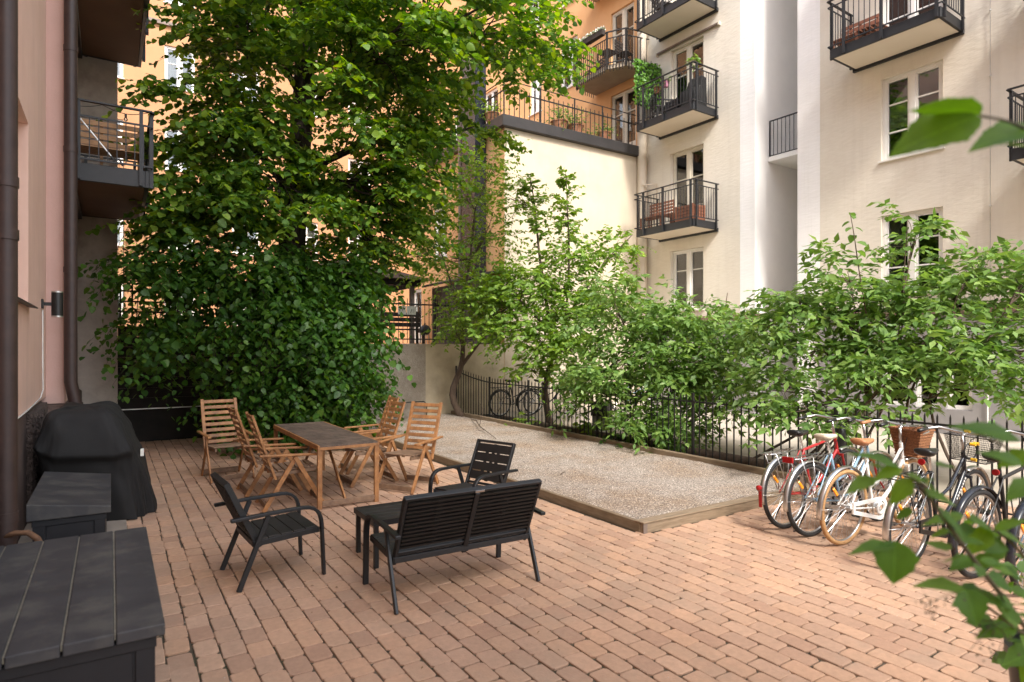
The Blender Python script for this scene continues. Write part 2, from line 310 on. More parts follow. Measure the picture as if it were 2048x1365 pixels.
def paver_mat():
    m, nt, ns, ln = new_mat('clay_pavers')
    out = N(ns, 'ShaderNodeOutputMaterial'); b = N(ns, 'ShaderNodeBsdfPrincipled', Roughness=.86); ln.new(b.outputs[0], out.inputs[0])
    g = N(ns, 'ShaderNodeNewGeometry'); cr = N(ns, 'ShaderNodeValToRGB'); e = cr.color_ramp.elements
    e[0].color = (.40, .234, .150, 1); e[1].color = (.505, .318, .210, 1); e[1].position = 1
    for p, c in ((.18, (.42, .262, .173)), (.4, (.475, .288, .180)), (.62, (.445, .280, .187)), (.8, (.505, .298, .182))):
        x = e.new(p); x.color = rgba(c)
    ln.new(g.outputs['Random Per Island'], cr.inputs[0])
    tc = N(ns, 'ShaderNodeTexCoord')
    n1 = N(ns, 'ShaderNodeTexNoise', Scale=26., Detail=6., Roughness=.65); ln.new(tc.outputs['Object'], n1.inputs['Vector'])
    n2 = N(ns, 'ShaderNodeTexNoise', Scale=.55, Detail=4., Roughness=.6); ln.new(tc.outputs['Object'], n2.inputs['Vector'])
    r1 = N(ns, 'ShaderNodeMapRange'); r1.inputs[3].default_value = .72; r1.inputs[4].default_value = 1.26; ln.new(n1.outputs[0], r1.inputs[0])
    r2 = N(ns, 'ShaderNodeMapRange'); r2.inputs[1].default_value = .3; r2.inputs[2].default_value = .7; r2.inputs[3].default_value = .80; r2.inputs[4].default_value = 1.1; ln.new(n2.outputs[0], r2.inputs[0])
    mu = N(ns, 'ShaderNodeMath', operation='MULTIPLY'); ln.new(r1.outputs[0], mu.inputs[0]); ln.new(r2.outputs[0], mu.inputs[1])
    hs = N(ns, 'ShaderNodeHueSaturation', Saturation=.97); ln.new(cr.outputs[0], hs.inputs['Color']); ln.new(mu.outputs[0], hs.inputs['Value'])
    # trodden grey-brown dirt in patches
    n4 = N(ns, 'ShaderNodeTexNoise', Scale=1.7, Detail=7., Roughness=.7); ln.new(tc.outputs['Object'], n4.inputs['Vector'])
    r4 = N(ns, 'ShaderNodeMapRange'); r4.inputs[1].default_value = .5; r4.inputs[2].default_value = .72; r4.inputs[3].default_value = 0; r4.inputs[4].default_value = .72; ln.new(n4.outputs[0], r4.inputs[0])
    mx = N(ns, 'ShaderNodeMix', data_type='RGBA'); ln.new(r4.outputs[0], mx.inputs[0]); ln.new(hs.outputs[0], mx.inputs[6]); mx.inputs[7].default_value = (.33, .235, .165, 1)
    ln.new(mx.outputs[2], b.inputs['Base Color'])
    n3 = N(ns, 'ShaderNodeTexNoise', Scale=70., Detail=5.); ln.new(tc.outputs['Object'], n3.inputs['Vector'])
    bp = N(ns, 'ShaderNodeBump', Strength=.45, Distance=.006); ln.new(n3.outputs[0], bp.inputs['Height']); ln.new(bp.outputs[0], b.inputs['Normal'])
    return m
M['paver'] = paver_mat()
def pavers():
    b = MB(); W, L, G = .1345, .203, .0036
    rr = random.Random(3); x = -.68; col = 0
    while x < 9.4:
        y = -4. + (L / 2 if col % 2 else 0) + rr.uniform(-.012, .012); col += 1
        drift = 0
        while y < 13.35:
            cx, cy = x + W / 2, y + L / 2
            if 4.16 < cx and cy > 4.31: y += L; continue
            if cx > 7.2 and cy > 4.0 : y += L; continue
            loose = 1 + 2.2 * max(0, min(1, (.75 - cx) / .8)) * (1 if cy < 6.5 else .5)
            w = W - 2 * G * rr.uniform(.55, 1.6); l = L - 2 * G * rr.uniform(.62, 1.9)
            if cx < .75: l = L - 2 * G * rr.uniform(.5, 2.2)
            dx, dy = rr.gauss(0, .0016) * loose, rr.gauss(0, .0022) * loose; a = rr.gauss(0, .009) * loose
            z = rr.gauss(0, .0011) * loose; tx, ty = rr.gauss(0, .005) * loose, rr.gauss(0, .004) * loose
            c_, s_ = math.cos(a), math.sin(a); ch = .0125 * rr.uniform(.6, 1.7); hw, hl = w / 2, l / 2
            def out(hw, hl, ch): return [(-hw + ch, -hl), (hw - ch, -hl), (hw, -hl + ch), (hw, hl - ch), (hw - ch, hl), (-hw + ch, hl), (-hw, hl - ch), (-hw, -hl + ch)]
            jit = [(rr.gauss(0, .0014), rr.gauss(0, .0014)) for _ in range(8)]
            vs = []
            for (hw2, hl2, zz) in ((hw, hl, -.014), (hw, hl, -.0032), (hw - .0036, hl - .0036, 0.)):
                for (px, py), (jx, jy) in zip(out(hw2, hl2, ch), jit):
                    px += jx; py += jy
                    vs.append((cx + dx + px * c_ - py * s_, cy + dy + px * s_ + py * c_, z + zz + tx * px + ty * py))
            fs = [tuple(range(16, 24))]
            for k in range(8):
                j = (k + 1) % 8; fs += [(8 + k, 8 + j, 16 + j, 16 + k), (k, j, 8 + j, 8 + k)]
            b.add(vs, fs); y += L
        x += W
    return tag(b.build('brick_paving', M['paver']), kind='structure')
pavers()
# one lifted paver and small litter
def gravel_mat():
    m, nt, ns, ln = new_mat('fine_gravel')
    out = N(ns, 'ShaderNodeOutputMaterial'); b = N(ns, 'ShaderNodeBsdfPrincipled', Roughness=.95); ln.new(b.outputs[0], out.inputs[0])
    tc = N(ns, 'ShaderNodeTexCoord'); v = N(ns, 'ShaderNodeTexVoronoi', Scale=105.); ln.new(tc.outputs['Object'], v.inputs['Vector'])
    sp = N(ns, 'ShaderNodeSeparateColor'); ln.new(v.outputs['Color'], sp.inputs[0])
    cr = N(ns, 'ShaderNodeValToRGB'); e = cr.color_ramp.elements
    e[0].color = (.07, .056, .046, 1); e[1].color = (.66, .58, .50, 1)
    for p, c in ((.14, (.16, .13, .108)), (.4, (.27, .225, .19)), (.75, (.36, .305, .258))):
        x = e.new(p); x.color = rgba(c)
    ln.new(sp.outputs[0], cr.inputs[0])
    n1 = N(ns, 'ShaderNodeTexNoise', Scale=1.1, Detail=6., Roughness=.65); ln.new(tc.outputs['Object'], n1.inputs['Vector'])
    r1 = N(ns, 'ShaderNodeValToRGB'); r1.color_ramp.elements[0].position = .42; r1.color_ramp.elements[1].position = .68
    ln.new(n1.outputs[0], r1.inputs[0])
    mx = N(ns, 'ShaderNodeMix', data_type='RGBA', blend_type='MULTIPLY'); ln.new(r1.outputs[0], mx.inputs[0]); ln.new(cr.outputs[0], mx.inputs[6]); mx.inputs[7].default_value = (.86, .74, .62, 1)
    ln.new(mx.outputs[2], b.inputs['Base Color'])
    bp = N(ns, 'ShaderNodeBump', Strength=.75, Distance=.012); ln.new(v.outputs['Distance'], bp.inputs['Height']); ln.new(bp.outputs[0], b.inputs['Normal'])
    return m
M['gravel'] = gravel_mat()
def gravel_bed():
    b = MB(); nx, ny = 46, 120; x0, x1, y0, y1 = 4.26, 7.16, 4.29, 13.95; rr = random.Random(9)
    vs = []
    for j in range(ny + 1):
        for i in range(nx + 1):
            x = x0 + (x1 - x0) * i / nx; y = y0 + (y1 - y0) * j / ny
            edge = min(i, nx - i, j, ny - j)
            z = .075 + .012 * math.sin(x * 3.1 + y * 1.3) * math.sin(y * 1.9 - x) + rr.gauss(0, .0035) - (.012 if edge < 2 else 0)
            if x > 6.6: z += .02 * (x - 6.6) / .55
            vs.append((x, y, z))
    fs = [(j * (nx + 1) + i, j * (nx + 1) + i + 1, (j + 1) * (nx + 1) + i + 1, (j + 1) * (nx + 1) + i) for j in range(ny) for i in range(nx)]
    b.add(vs, fs); o = b.build('gravel', M['gravel'], smooth=True); tag(o, kind='structure')
    # loose grains lying on the bed and spilled beside it
    p = MB(); rr = random.Random(4)
    for k in range(4200):
        x, y = rr.uniform(4.3, 7.1), rr.uniform(4.3, 13.5)
        if rr.random() < .62: y = 4.3 + (y - 4.3) * .45
        r = rr.uniform(.003, .0075); z = .076 + .012 * math.sin(x * 3.1 + y * 1.3) * math.sin(y * 1.9 - x) + (.02 * (x - 6.6) / .55 if x > 6.6 else 0)
        a = rr.random() * 6.28; c, s = math.cos(a) * r, math.sin(a) * r
        p.add([(x + c, y + s, z), (x - s, y + c, z), (x - c, y - s, z), (x + s, y - c, z), (x, y, z + r * .9)], [(0, 1, 4), (1, 2, 4), (2, 3, 4), (3, 0, 4)])
    for k in range(1500):
        x = rr.uniform(-.2, 4.1) if k % 3 else rr.uniform(4.1, 6.5); y = rr.uniform(1.8, 12.5) if k % 3 else rr.uniform(1.2, 4.1); r = rr.uniform(.0015, .0042); z = .001
        if rr.random() < .6: x = -.68 + .1345 * round((x + .68) / .1345) + rr.gauss(0, .004)
        p.add([(x + r, y, z), (x, y + r, z), (x - r, y, z), (x, y - r, z), (x, y, z + r)], [(0, 1, 4), (1, 2, 4), (2, 3, 4), (3, 0, 4)])
    q = MB()
    for k in range(900):
        x, y = rr.uniform(4.4, 7.1), rr.uniform(6.5, 13.7)
        if rr.random() > .25 + .75 * (x - 4.4) / 2.7: continue
        if k % 11 == 0: x, y = rr.uniform(.3, 4.), rr.uniform(2.2, 12.8)
        z = (.09 + .012 * math.sin(x * 3.1 + y * 1.3) * math.sin(y * 1.9 - x) + (.02 * (x - 6.6) / .55 if x > 6.6 else 0)) if x > 4.2 else .006
        a = rr.random() * 6.28; L = rr.uniform(.010, .03); w = L * rr.uniform(.2, .5); c, s = math.cos(a), math.sin(a)
        q.add([(x, y, z), (x + c * L * .5 - s * w, y + s * L * .5 + c * w, z + rr.uniform(0, .008)), (x + c * L, y + s * L, z + rr.uniform(0, .006)), (x + c * L * .5 + s * w, y + s * L * .5 - c * w, z + rr.uniform(0, .008))], [(0, 1, 2), (0, 2, 3)])
    M['litter'] = surf('dry_leaf_litter', (.10, .055, .025), (.26, .16, .075), 40, .9, island=.5)
    tag(q.build('leaf_litter', M['litter']), kind='stuff')
    M['grain'] = surf('loose_grain', (.32, .26, .21), (.62, .56, .49), 25, .95, island=.35)
    tag(p.build('loose_gravel', M['grain']), kind='stuff')
gravel_bed()
M['strip'] = surf('concrete_strip', (.25, .21, .17), (.31, .265, .22), 6, .9, big=(.2, .165, .135), bigscale=1.5, bump=.3, bscale=60)
b = MB(); b.box(-.7, 4.9, -.02, .13, 9.2, .010); tag(b.build('concrete_strip', M['strip'], bevel=.004), kind='structure')
sheet('planting_soil', 7.2, 4.0, 8.5, 14.05, -.004, M['soil'])
M['yard'] = surf('concrete_yard', (.40, .35, .285), (.46, .405, .335), 3, .9, big=(.33, .285, .23), bigscale=.7, bump=.2, bscale=60)
sheet('concrete_yard', 8.3, -12, 16.4, 14.05, .002, M['yard'])

# timber edging round the gravel
t = thing('timber_edging', (4.2, 4.23, 0), 0, 'weathered timber edging framing the raised gravel bed', 'edging')
def tb(name, x0, y0, z0, x1, y1, z1, mat): b = MB(); b.box(x0, y0, z0, x1, y1, z1); return b.build(name, mat, t, bevel=.006)
tb('side_board', -.0, .052, -.01, .05, 9.7, .098, M['kerb_wood'])
tb('end_board', 0.003, .003, -.01, 3.0, .052, .086, M['kerb_wood_x'])
tb('end_cap_board', -.004, -.004, .087, 3.0, .115, .106, M['kerb_wood_x'])
tb('back_board', 2.955, .12, -.01, 3.04, 9.7, .16, M['kerb_wood'])
tb('corner_post', -.003, -.002, -.01, .05, .0028, .0866, M['timber_grey'])

# ------------------------------------------------------------------ facade helpers (building-local: wall along an axis)
class Face:
    """a vertical wall plane: O origin, s along the wall, n outward"""
    def __init__(f, O, s, n): f.O, f.s, f.n = Vector(O), Vector(s), Vector(n)
    def p(f, a, z, off=0): return f.O + f.s * a + Vector((0, 0, z)) + f.n * off
    def wall(f, b, a0, a1, z0, z1, holes=(), depth=.34, mi=0, din=1):
        A = sorted({a0, a1, *[h[i] for h in holes for i in (0, 1)]}); Z = sorted({z0, z1, *[h[i] for h in holes for i in (2, 3)]})
        flip = (f.s.cross(Vector((0, 0, 1)))).dot(f.n) < 0
        def q(*v, m=mi):
            b.add(list(v), [(3, 2, 1, 0) if flip else (0, 1, 2, 3)], m)
        for i in range(len(A) - 1):
            for j in range(len(Z) - 1):
                ca, cz = (A[i] + A[i + 1]) / 2, (Z[j] + Z[j + 1]) / 2
                if any(h[0] < ca < h[1] and h[2] < cz < h[3] for h in holes): continue
                q(f.p(A[i], Z[j]), f.p(A[i + 1], Z[j]), f.p(A[i + 1], Z[j + 1]), f.p(A[i], Z[j + 1]))
        for (ha, hb, za, zb) in holes:
            D = -depth
            q(f.p(ha, za), f.p(ha, za, D), f.p(hb, za, D), f.p(hb, za)); q(f.p(ha, zb, D), f.p(ha, zb), f.p(hb, zb), f.p(hb, zb, D))
            q(f.p(ha, za, D), f.p(ha, za), f.p(ha, zb), f.p(ha, zb, D)); q(f.p(hb, za), f.p(hb, za, D), f.p(hb, zb, D), f.p(hb, zb))
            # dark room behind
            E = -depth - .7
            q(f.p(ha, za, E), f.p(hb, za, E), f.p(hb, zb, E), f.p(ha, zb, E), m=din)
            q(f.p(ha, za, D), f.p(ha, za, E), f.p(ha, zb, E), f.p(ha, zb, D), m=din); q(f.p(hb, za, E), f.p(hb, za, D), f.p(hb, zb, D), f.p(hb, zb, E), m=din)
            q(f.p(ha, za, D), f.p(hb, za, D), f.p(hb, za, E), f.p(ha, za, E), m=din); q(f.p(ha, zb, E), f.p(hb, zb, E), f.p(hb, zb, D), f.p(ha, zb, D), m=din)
    def box(f, b, a0, a1, z0, z1, o0, o1, mi=0):
        vs = [f.p(a, z, o) for z in (z0, z1) for o in (o0, o1) for a in (a0, a1)]
        b.add(vs, [(0, 2, 3, 1), (4, 5, 7, 6), (0, 1, 5, 4), (2, 6, 7, 3), (0, 4, 6, 2), (1, 3, 7, 5)], mi)

def window(parent, f, hole, inset=.16, bars=(.36, .68), mat='white_paint', sill=True, blind=None, curtain=None, door=False, name='window', fw=.065, leaves=2):
    a0, a1, z0, z1 = hole; g = MB()
    f.box(g, a0 + .03, a1 - .03, z0 + .03, z1 - .03, -inset - .03, -inset - .022)
    w = g.build(name, M['glass'], parent)
    b = MB(); e = .004; i0, i1 = -inset - .05, -inset + .03
    f.box(b, a0 + e, a0 + fw, z0 + e, z1 - e, i0, i1); f.box(b, a1 - fw, a1 - e, z0 + e, z1 - e, i0, i1)
    f.box(b, a0 + fw, a1 - fw, z1 - fw, z1 - e, i0, i1); f.box(b, a0 + fw, a1 - fw, z0 + e, z0 + fw, i0, i1)
    for k in range(1, leaves):
        am = a0 + (a1 - a0) * k / leaves; f.box(b, am - .055, am + .055, z0 + fw, z1 - fw, i0, i1 + .012)
    # sash profile
    for k in range(leaves):
        s0 = a0 + fw + .002 if k == 0 else a0 + (a1 - a0) * k / leaves + .057
        s1 = a1 - fw - .002 if k == leaves - 1 else a0 + (a1 - a0) * (k + 1) / leaves - .057
        q0, q1 = -inset - .045, -inset + .015; r = .04
        f.box(b, s0, s0 + r, z0 + fw + .002, z1 - fw - .002, q0, q1); f.box(b, s1 - r, s1, z0 + fw + .002, z1 - fw - .002, q0, q1)
        f.box(b, s0 + r, s1 - r, z1 - fw - r, z1 - fw - .002, q0, q1); f.box(b, s0 + r, s1 - r, z0 + fw + .002, z0 + fw + r + (.25 if door else 0), q0, q1)
        for t in bars:
            zz = z0 + (z1 - z0) * t; f.box(b, s0 + r, s1 - r, zz - .014, zz + .014, q0 + .008, q1 - .008)
    b.build('frame', M[mat], w)
    if sill:
        b = MB(); f.box(b, a0 - .04, a1 + .04, z0 - .03, z0 + .001, -inset + .031, .055); b.build('sill', M['white_paint' if mat == 'white_paint' else 'taupe'], w)
    if blind:
        b = MB(); f.box(b, a0 + .1, a1 - .1, z0 + (z1 - z0) * (1 - blind), z1 - .06, -inset - .062, -inset - .056); b.build('blind', M['blind'], w)
    if curtain:
        b = MB(); n = 14
        for (ca, cb) in curtain:
            A0, A1 = a0 + (a1 - a0) * ca, a0 + (a1 - a0) * cb; nn = max(4, int((A1 - A0) / .05))
            for k in range(nn):
                p0, p1 = A0 + (A1 - A0) * k / nn, A0 + (A1 - A0) * (k + 1) / nn
                o0, o1 = (-inset - .16, -inset - .2) if k % 2 else (-inset - .2, -inset - .16)
                b.quad(f.p(p0, z0 + .05, o0), f.p(p1, z0 + .05, o1), f.p(p1, z1 - .05, o1), f.p(p0, z1 - .05, o0))
        b.build('curtain', M['curtain'], w)
    return w

def railing(b, pts, hrails, bal, posts=(), closed=False):
    """pts: polyline (x,y); hrails: (z,w,h); bal: (z0,z1,step,r); posts: (x,y,z0,z1,w)"""
    for z, w, h in hrails:
        for p, q in zip(pts[:-1], pts[1:]): b.bar((p[0], p[1], z), (q[0], q[1], z), w, h)
    if bal:
        z0, z1, st, r = bal
        for p, q in zip(pts[:-1], pts[1:]):
            L = math.dist(p, q); n = max(1, round(L / st))
            for k in range(1, n):
                x, y = p[0] + (q[0] - p[0]) * k / n, p[1] + (q[1] - p[1]) * k / n
                b.bar((x, y, z0), (x, y, z1), r, r)
    for x, y, z0, z1, w in posts: b.bar((x, y, z0), (x, y, z1), w, w)

def balcony(parent, f, a0, a1, depth, zs, soffit='soffit_light', fh=.2, top=1.24, mid=1.1, ends=(True, True), floor='timber_grey', base=.02):
    """steel balcony hung on face f: fascia frame, soffit board, floor and railing"""
    b = MB(); d0 = base
    f.box(b, a0, a1, zs, zs + fh, depth - .05, depth); f.box(b, a0, a0 + .05, zs, zs + fh, d0, depth - .05); f.box(b, a1 - .05, a1, zs, zs + fh, d0, depth - .05)
    f.box(b, a0 - .02, a1 + .02, zs - .05, zs + .05, d0 - .018, d0 + .05)
    f.box(b, a0 + .05, a1 - .05, zs + .145, zs + .185, d0 + .052, depth - .05)
    o = b.build('balcony', M['dark_steel'], parent, bevel=.004)
    b = MB(); f.box(b, a0 + .055, a1 - .055, zs + .005, zs + .02, d0 + .055, depth - .055)
    b.build('soffit', M[soffit], o)
    b = MB(); P = lambda a, o: tuple(f.p(a, 0, o))[:2]
    e = .035; pts = [P(a0 - e, base + .01), P(a0 - e, depth + e), P(a1 + e, depth + e), P(a1 + e, base + .01)]
    railing(b, pts, [(zs + top, .055, .02), (zs + mid, .018, .024), (zs + fh + .05, .018, .024)], (zs + fh + .05, zs + mid, .108, .013))
    n = 3
    for a in (a0 + .06, (a0 + a1) / 2, a1 - .3): 
        x, y = P(a, depth + e - .005); b.bar((x, y, zs + .01), (x, y, zs + top), .05, .05)
    for a in (a0 - e + .005, a1 + e - .005):
        for o_ in (base + .1, depth - .1):
            x, y = P(a, o_); b.bar((x, y, zs + .01), (x, y, zs + top), .045, .045)
    b.build('railing', M['dark_steel'], o)
    return o

# ------------------------------------------------------------------ pink building at the left edge
XW = -.7
pk = thing('pink_building', (0, 0, 0), 0, 'pink plastered house wall with brown rough plinth and downpipes, filling the left edge', 'building')
FL = Face((XW, 0, 0), (0, 1, 0), (1, 0, 0))
b = MB()
WH = [(6.2, 7.9, 2.18, 4.0), (2.4, 4.4, 2.18, 4.0), (-1.4, .6, 2.18, 4.0), (6.2, 7.9, 5.5, 7.3), (6.2, 7.9, 8.4, 10.2)]
FL.wall(b, -25, 13.3, 1.12, 17.2, WH, depth=.30)
b.quad((XW, 13.3, 1.12), (-12, 13.3, 1.12), (-12, 13.3, 17.2), (XW, 13.3, 17.2))
b.quad((-12, -25, 0), (XW, -25, 0), (XW, -25, 17.2), (-12, -25, 17.2)); b.quad((XW, -25, 17.2), (XW, 13.3, 17.2), (-12, 13.3, 17.2), (-12, -25, 17.2))
b.quad((-12, 13.3, 0), (-12, -25, 0), (-12, -25, 17.2), (-12, 13.3, 17.2))
b.build('wall', [M['pink'], M['dark_in']], pk)
for h in WH:
    window(pk, FL, h, inset=.2, bars=(.5,), mat='white_paint', sill=False)
    s = MB(); s.add([FL.p(h[0] - .05, h[2] + .015, -.19), FL.p(h[1] + .06, h[2] + .015, -.19), FL.p(h[1] + .06, h[2] - .025, .075), FL.p(h[0] - .05, h[2] - .025, .075),
                     FL.p(h[0] - .05, h[2] + .003, -.19), FL.p(h[1] + .06, h[2] + .003, -.19), FL.p(h[1] + .06, h[2] - .037, .075), FL.p(h[0] - .05, h[2] - .037, .075)],
                    [(0, 1, 2, 3), (7, 6, 5, 4), (0, 3, 7, 4), (1, 5, 6, 2), (3, 2, 6, 7), (0, 4, 5, 1)])
    s.build('window_ledge', M['dark_steel'], pk)
b = MB(); FL.box(b, 9.95, 13.3, 1.02, 17, -.05, .2); b.build('pier', M['pink_dark'], pk, bevel=.006)
b = MB(); FL.box(b, -25, 9.4, 0, 1.115, -.3, -.004); b.build('plinth', M['plinth_smooth'], pk)
# rough-cast plinth piece beside the barbecue, with displaced face
b = MB(); nx, nz = 40, 26; rr = random.Random(2); vs = []
for j in range(nz + 1):
    for i in range(nx + 1):
        e = 0 if i in (0, nx) or j in (0, nz) else 1
        vs.append((XW + .05 + e * abs(rr.gauss(0, .016)), 7.75 + 1.6 * i / nx, 1.09 * j / nz))
b.add(vs, [(j * (nx + 1) + i, j * (nx + 1) + i + 1, (j + 1) * (nx + 1) + i + 1, (j + 1) * (nx + 1) + i) for j in range(nz) for i in range(nx)])
b.box(XW - .002, 7.75, 0, XW + .0495, 9.35, 1.0895); b.build('rough_plinth', M['plinth_rough'], pk)
b = MB(); FL.box(b, 9.42, 9.93, 0, .98, -.01, .16); FL.box(b, 9.94, 13.28, 0, 1.018, -.01, .27); b.build('plinth_step', M['plinth_smooth'], pk, bevel=.03)
def downpipe(parent, pts, r, bands, mat='brown_metal', brackets=True):
    b = MB(); b.tube(pts, r, 14)
    for z in bands:
        for (p, q) in zip(pts[:-1], pts[1:]):
            if min(p[2], q[2]) <= z <= max(p[2], q[2]):
                t_ = (z - p[2]) / ((q[2] - p[2]) or 1); c = Vector(p).lerp(Vector(q), t_); b.tube([c - Vector((0, 0, .035)), c + Vector((0, 0, .035))], r + .007, 14)
    o = b.build('downpipe', M[mat], parent); smooth_by_angle(o, 50); return o
downpipe(pk, [(-.585, 5.29, .0), (-.585, 5.29, 17)], .062, (.62, 2.5, 2.85, 5.5))
downpipe(pk, [(-.385, 9.83, 0), (-.385, 9.83, 1.02), (-.437, 9.83, 1.3), (-.437, 9.83, 17)], .073, (1.0, 2.75, 4.3, 5.6))
b = MB(); cab = [(XW + .012, 9.3, 2.2), (XW + .012, 9.31, 1.5), (XW + .012, 9.36, 1.24), (XW + .012, 9.0, 1.16), (XW + .012, 7.8, 1.13), (XW + .012, 6, 1.12)]
b.tube(cab, .008, 6); b.build('cable', M['white_enamel'], pk)
# left balconies
fb = Face((XW, 0, 0), (0, 1, 0), (1, 0, 0))
for zz in (4.03, 6.83, 9.75):
    o = balcony(pk, fb, 10.3, 13.15, 1.16, zz, soffit='soffit_dark', fh=.24, top=1.08, mid=.87, base=.23)
# plastered end wall behind
ew = MB(); ew.box(XW - .3, 13.31, 0, .1, 13.62, 17.2)
o = ew.build('end_wall', M['concrete_stained'])
tag(o, 'tall stained grey plaster end wall behind the brown downpipe and the covered barbecue', 'wall')
# wall lamp
L = thing('wall_lamp', (XW, 9.3, 2.27), 0, 'black cylindrical up-and-down wall lamp on the pink wall', 'lamp')
b = MB(); b.box(0, -.05, -.055, .022, .05, .055); b.build('mounting_plate', M['black_plastic'], L, bevel=.004)
b = MB(); b.box(.022, -.022, -.02, .095, .022, .02); b.build('bracket', M['black_plastic'], L)
b = MB(); b.lathe([(.06, -.14), (.06, .14)], 24, (.155, 0, 0)); o = b.build('lamp_body', M['black_plastic'], L); smooth_by_angle(o)
for z0 in (-.156, .14):
    b = MB(); b.lathe([(.061, z0), (.061, z0 + .016)], 24, (.155, 0, 0)); o = b.build('trim_ring', M['alu'], L); smooth_by_angle(o)
# ------------------------------------------------------------------ cream building on the right (own frame, turned 1.6 degrees)
RB = (14.16, 7.05, 0); RZ = R(1.6)
cb = thing('cream_building', RB, RZ, 'cream rendered apartment building with white stair recess and black steel balconies', 'building')
FR = Face((0, 0, 0), (0, 1, 0), (-1, 0, 0))
TOP = 15.5
W2 = [(-1.19, 0., 5.81, 7.61), (-1.19, 0., 2.9, 4.62), (-1.19, 0., 8.19, 10.4), (-1.19, 0, 11.3, 13.4), (-4.6, -3.3, 5.2, 7.4), (-4.6, -3.3, 2.9, 4.62), (-4.6, -3.3, 8.2, 10.4)]
b = MB(); FR.wall(b, -14, 1.371, 2.6, TOP, W2, depth=.2); b.build('wall', [M['cream'], M['dark_in']], cb)
W1 = [(4.74, 5.94, 2.83, 4.6), (4.74, 5.94, 5.2, 7.5), (4.74, 5.94, 8.28, 10.55), (4.74, 5.94, 11.3, 13.5)]
b = MB(); FR.wall(b, 3.556, 7.16, 2.6, TOP, W1, depth=.2); b.build('wall', [M['cream'], M['dark_in']], cb)
b = MB()
b.quad((0, 3.556, 2.6), (0, 3.107, 2.6), (0, 3.107, TOP), (0, 3.556, TOP)); b.quad((0, 1.936, 0), (0, 1.371, 0), (0, 1.371, TOP), (0, 1.936, TOP))
b.build('white_strip', M['white_plaster'], cb)
b = MB()   # stair recess: far side, back, near side
b.quad((0, 3.107, 0), (2.6, 3.107, 0), (2.6, 3.107, TOP), (0, 3.107, TOP)); b.quad((2.6, 3.107, 0), (2.6, 1.936, 0), (2.6, 1.936, TOP), (2.6, 3.107, TOP))
b.quad((2.6, 1.936, 0), (0, 1.936, 0), (0, 1.936, TOP), (2.6, 1.936, TOP)); b.build('stair_recess', M['white_smooth'], cb)
for z in (6.66, 12.75):
    b = MB(); b.box(.56, 1.94, z, 2.59, 3.1, z + .12); o = b.build('landing', M['white_smooth'], cb)
    r_ = MB(); railing(r_, [(.62, 3.09), (.62, 1.95)], [(z + 1.08, .03, .03), (z + .16, .02, .02)], (z + .16, z + 1.08, .12, .014), [(.62, 3.08, z + .1, z + 1.08, .03)]); r_.build('railing', M['dark_steel'], o)
PH = [(-.62, -.08, .5, 1.75), (-1.17, -.68, .5, 1.75), (-1.72, -1.26, .5, 1.75), (-5.6, -4.2, .5, 1.75)]
b = MB(); FP = Face((-.06, 0, 0), (0, 1, 0), (-1, 0, 0)); FP.wall(b, -14, 1.38, 0, 2.42, PH, depth=.2)
b.quad((-.06, 1.38, 0), (.5, 1.38, 0), (.5, 1.38, 2.42), (-.06, 1.38, 2.42)); b.build('plinth', [M['grey_plinth'], M['dark_in']], cb)
PH1 = [(4.4, 5.4, .1, 1.7)]
b = MB(); FP.wall(b, 3.09, 7.3, 0, 2.46, PH1, depth=.2)
b.quad((-.06, 3.09, 0), (.52, 3.09, 0), (.52, 3.09, 2.46), (-.06, 3.09, 2.46)); b.build('plinth', [M['grey_plinth'], M['dark_in']], cb)
b = MB(); b.box(-.16, 3.0, 2.462, .50, 7.16, 2.62); b.build('ledge', M['copper_brown'], cb, bevel=.01)
b = MB(); b.box(-.14, -14, 2.422, .4, 1.45, 2.53); b.build('ledge', M['copper_brown'], cb, bevel=.01)
b = MB(); b.box(3, -14, 0, 9, 7.1, TOP); b.quad((0, -14, TOP), (3, -14, TOP), (3, 7.16, TOP), (0, 7.16, TOP)); b.quad((0, -14, 0), (3, -14, 0), (3, -14, TOP), (0, -14, TOP)); b.build('roof', M['cap'], cb)
for h in PH: window(cb, FP, h, inset=.1, bars=(), leaves=1, sill=False, fw=.05)
for h in PH1: window(cb, FP, h, inset=.1, bars=(), leaves=1, sill=False, mat='cream_paint')
window(cb, FR, W2[0], inset=.1, bars=(.335, .67), blind=.62, curtain=[(.02, .22)])
window(cb, FR, W2[1], inset=.1, bars=(.335, .67), curtain=[(.72, .98)])
for h in W2[2:4]: window(cb, FR, h, inset=.1, bars=(.3, .65), blind=.5, door=True, sill=False)
window(cb, FR, W2[4], inset=.1, door=True, sill=False, bars=(.35, .7)); window(cb, FR, W2[5], inset=.1); window(cb, FR, W2[6], inset=.1, door=True, sill=False)
window(cb, FR, W1[0], inset=.13, bars=(.66,), curtain=[(.02, .98)])
for h, c in zip(W1[1:], ([(.02, .42), (.86, .98)], [(.02, .16), (.84, .98)], [(.02, .3)])): window(cb, FR, h, inset=.13, bars=(.28, .64), mat='cream_paint', curtain=c, door=True, sill=False)
for zs in (4.98, 8.08, 11.04): balcony(cb, FR, 4.25, 6.32, 1.04, zs)
balcony(cb, FR, -1.55, .56, 1.04, 8.0); balcony(cb, FR, -1.55, .56, 1.04, 11.1); balcony(cb, FR, -4.75, -2.62, 1.0, 5.02); balcony(cb, FR, -4.75, -2.62, 1.0, 8.0)
b = MB(); b.tube([(-.03, -2.0, 2.6), (-.03, -2.0, TOP)], .006, 5)
for k in range(9): b.lathe([(.012, 0), (.022, .012), (.022, .03), (.012, .042)], 8, (-.03, -2.0, 3.2 + k * 1.25))
b.build('lightning_wire', M['alu'], cb)
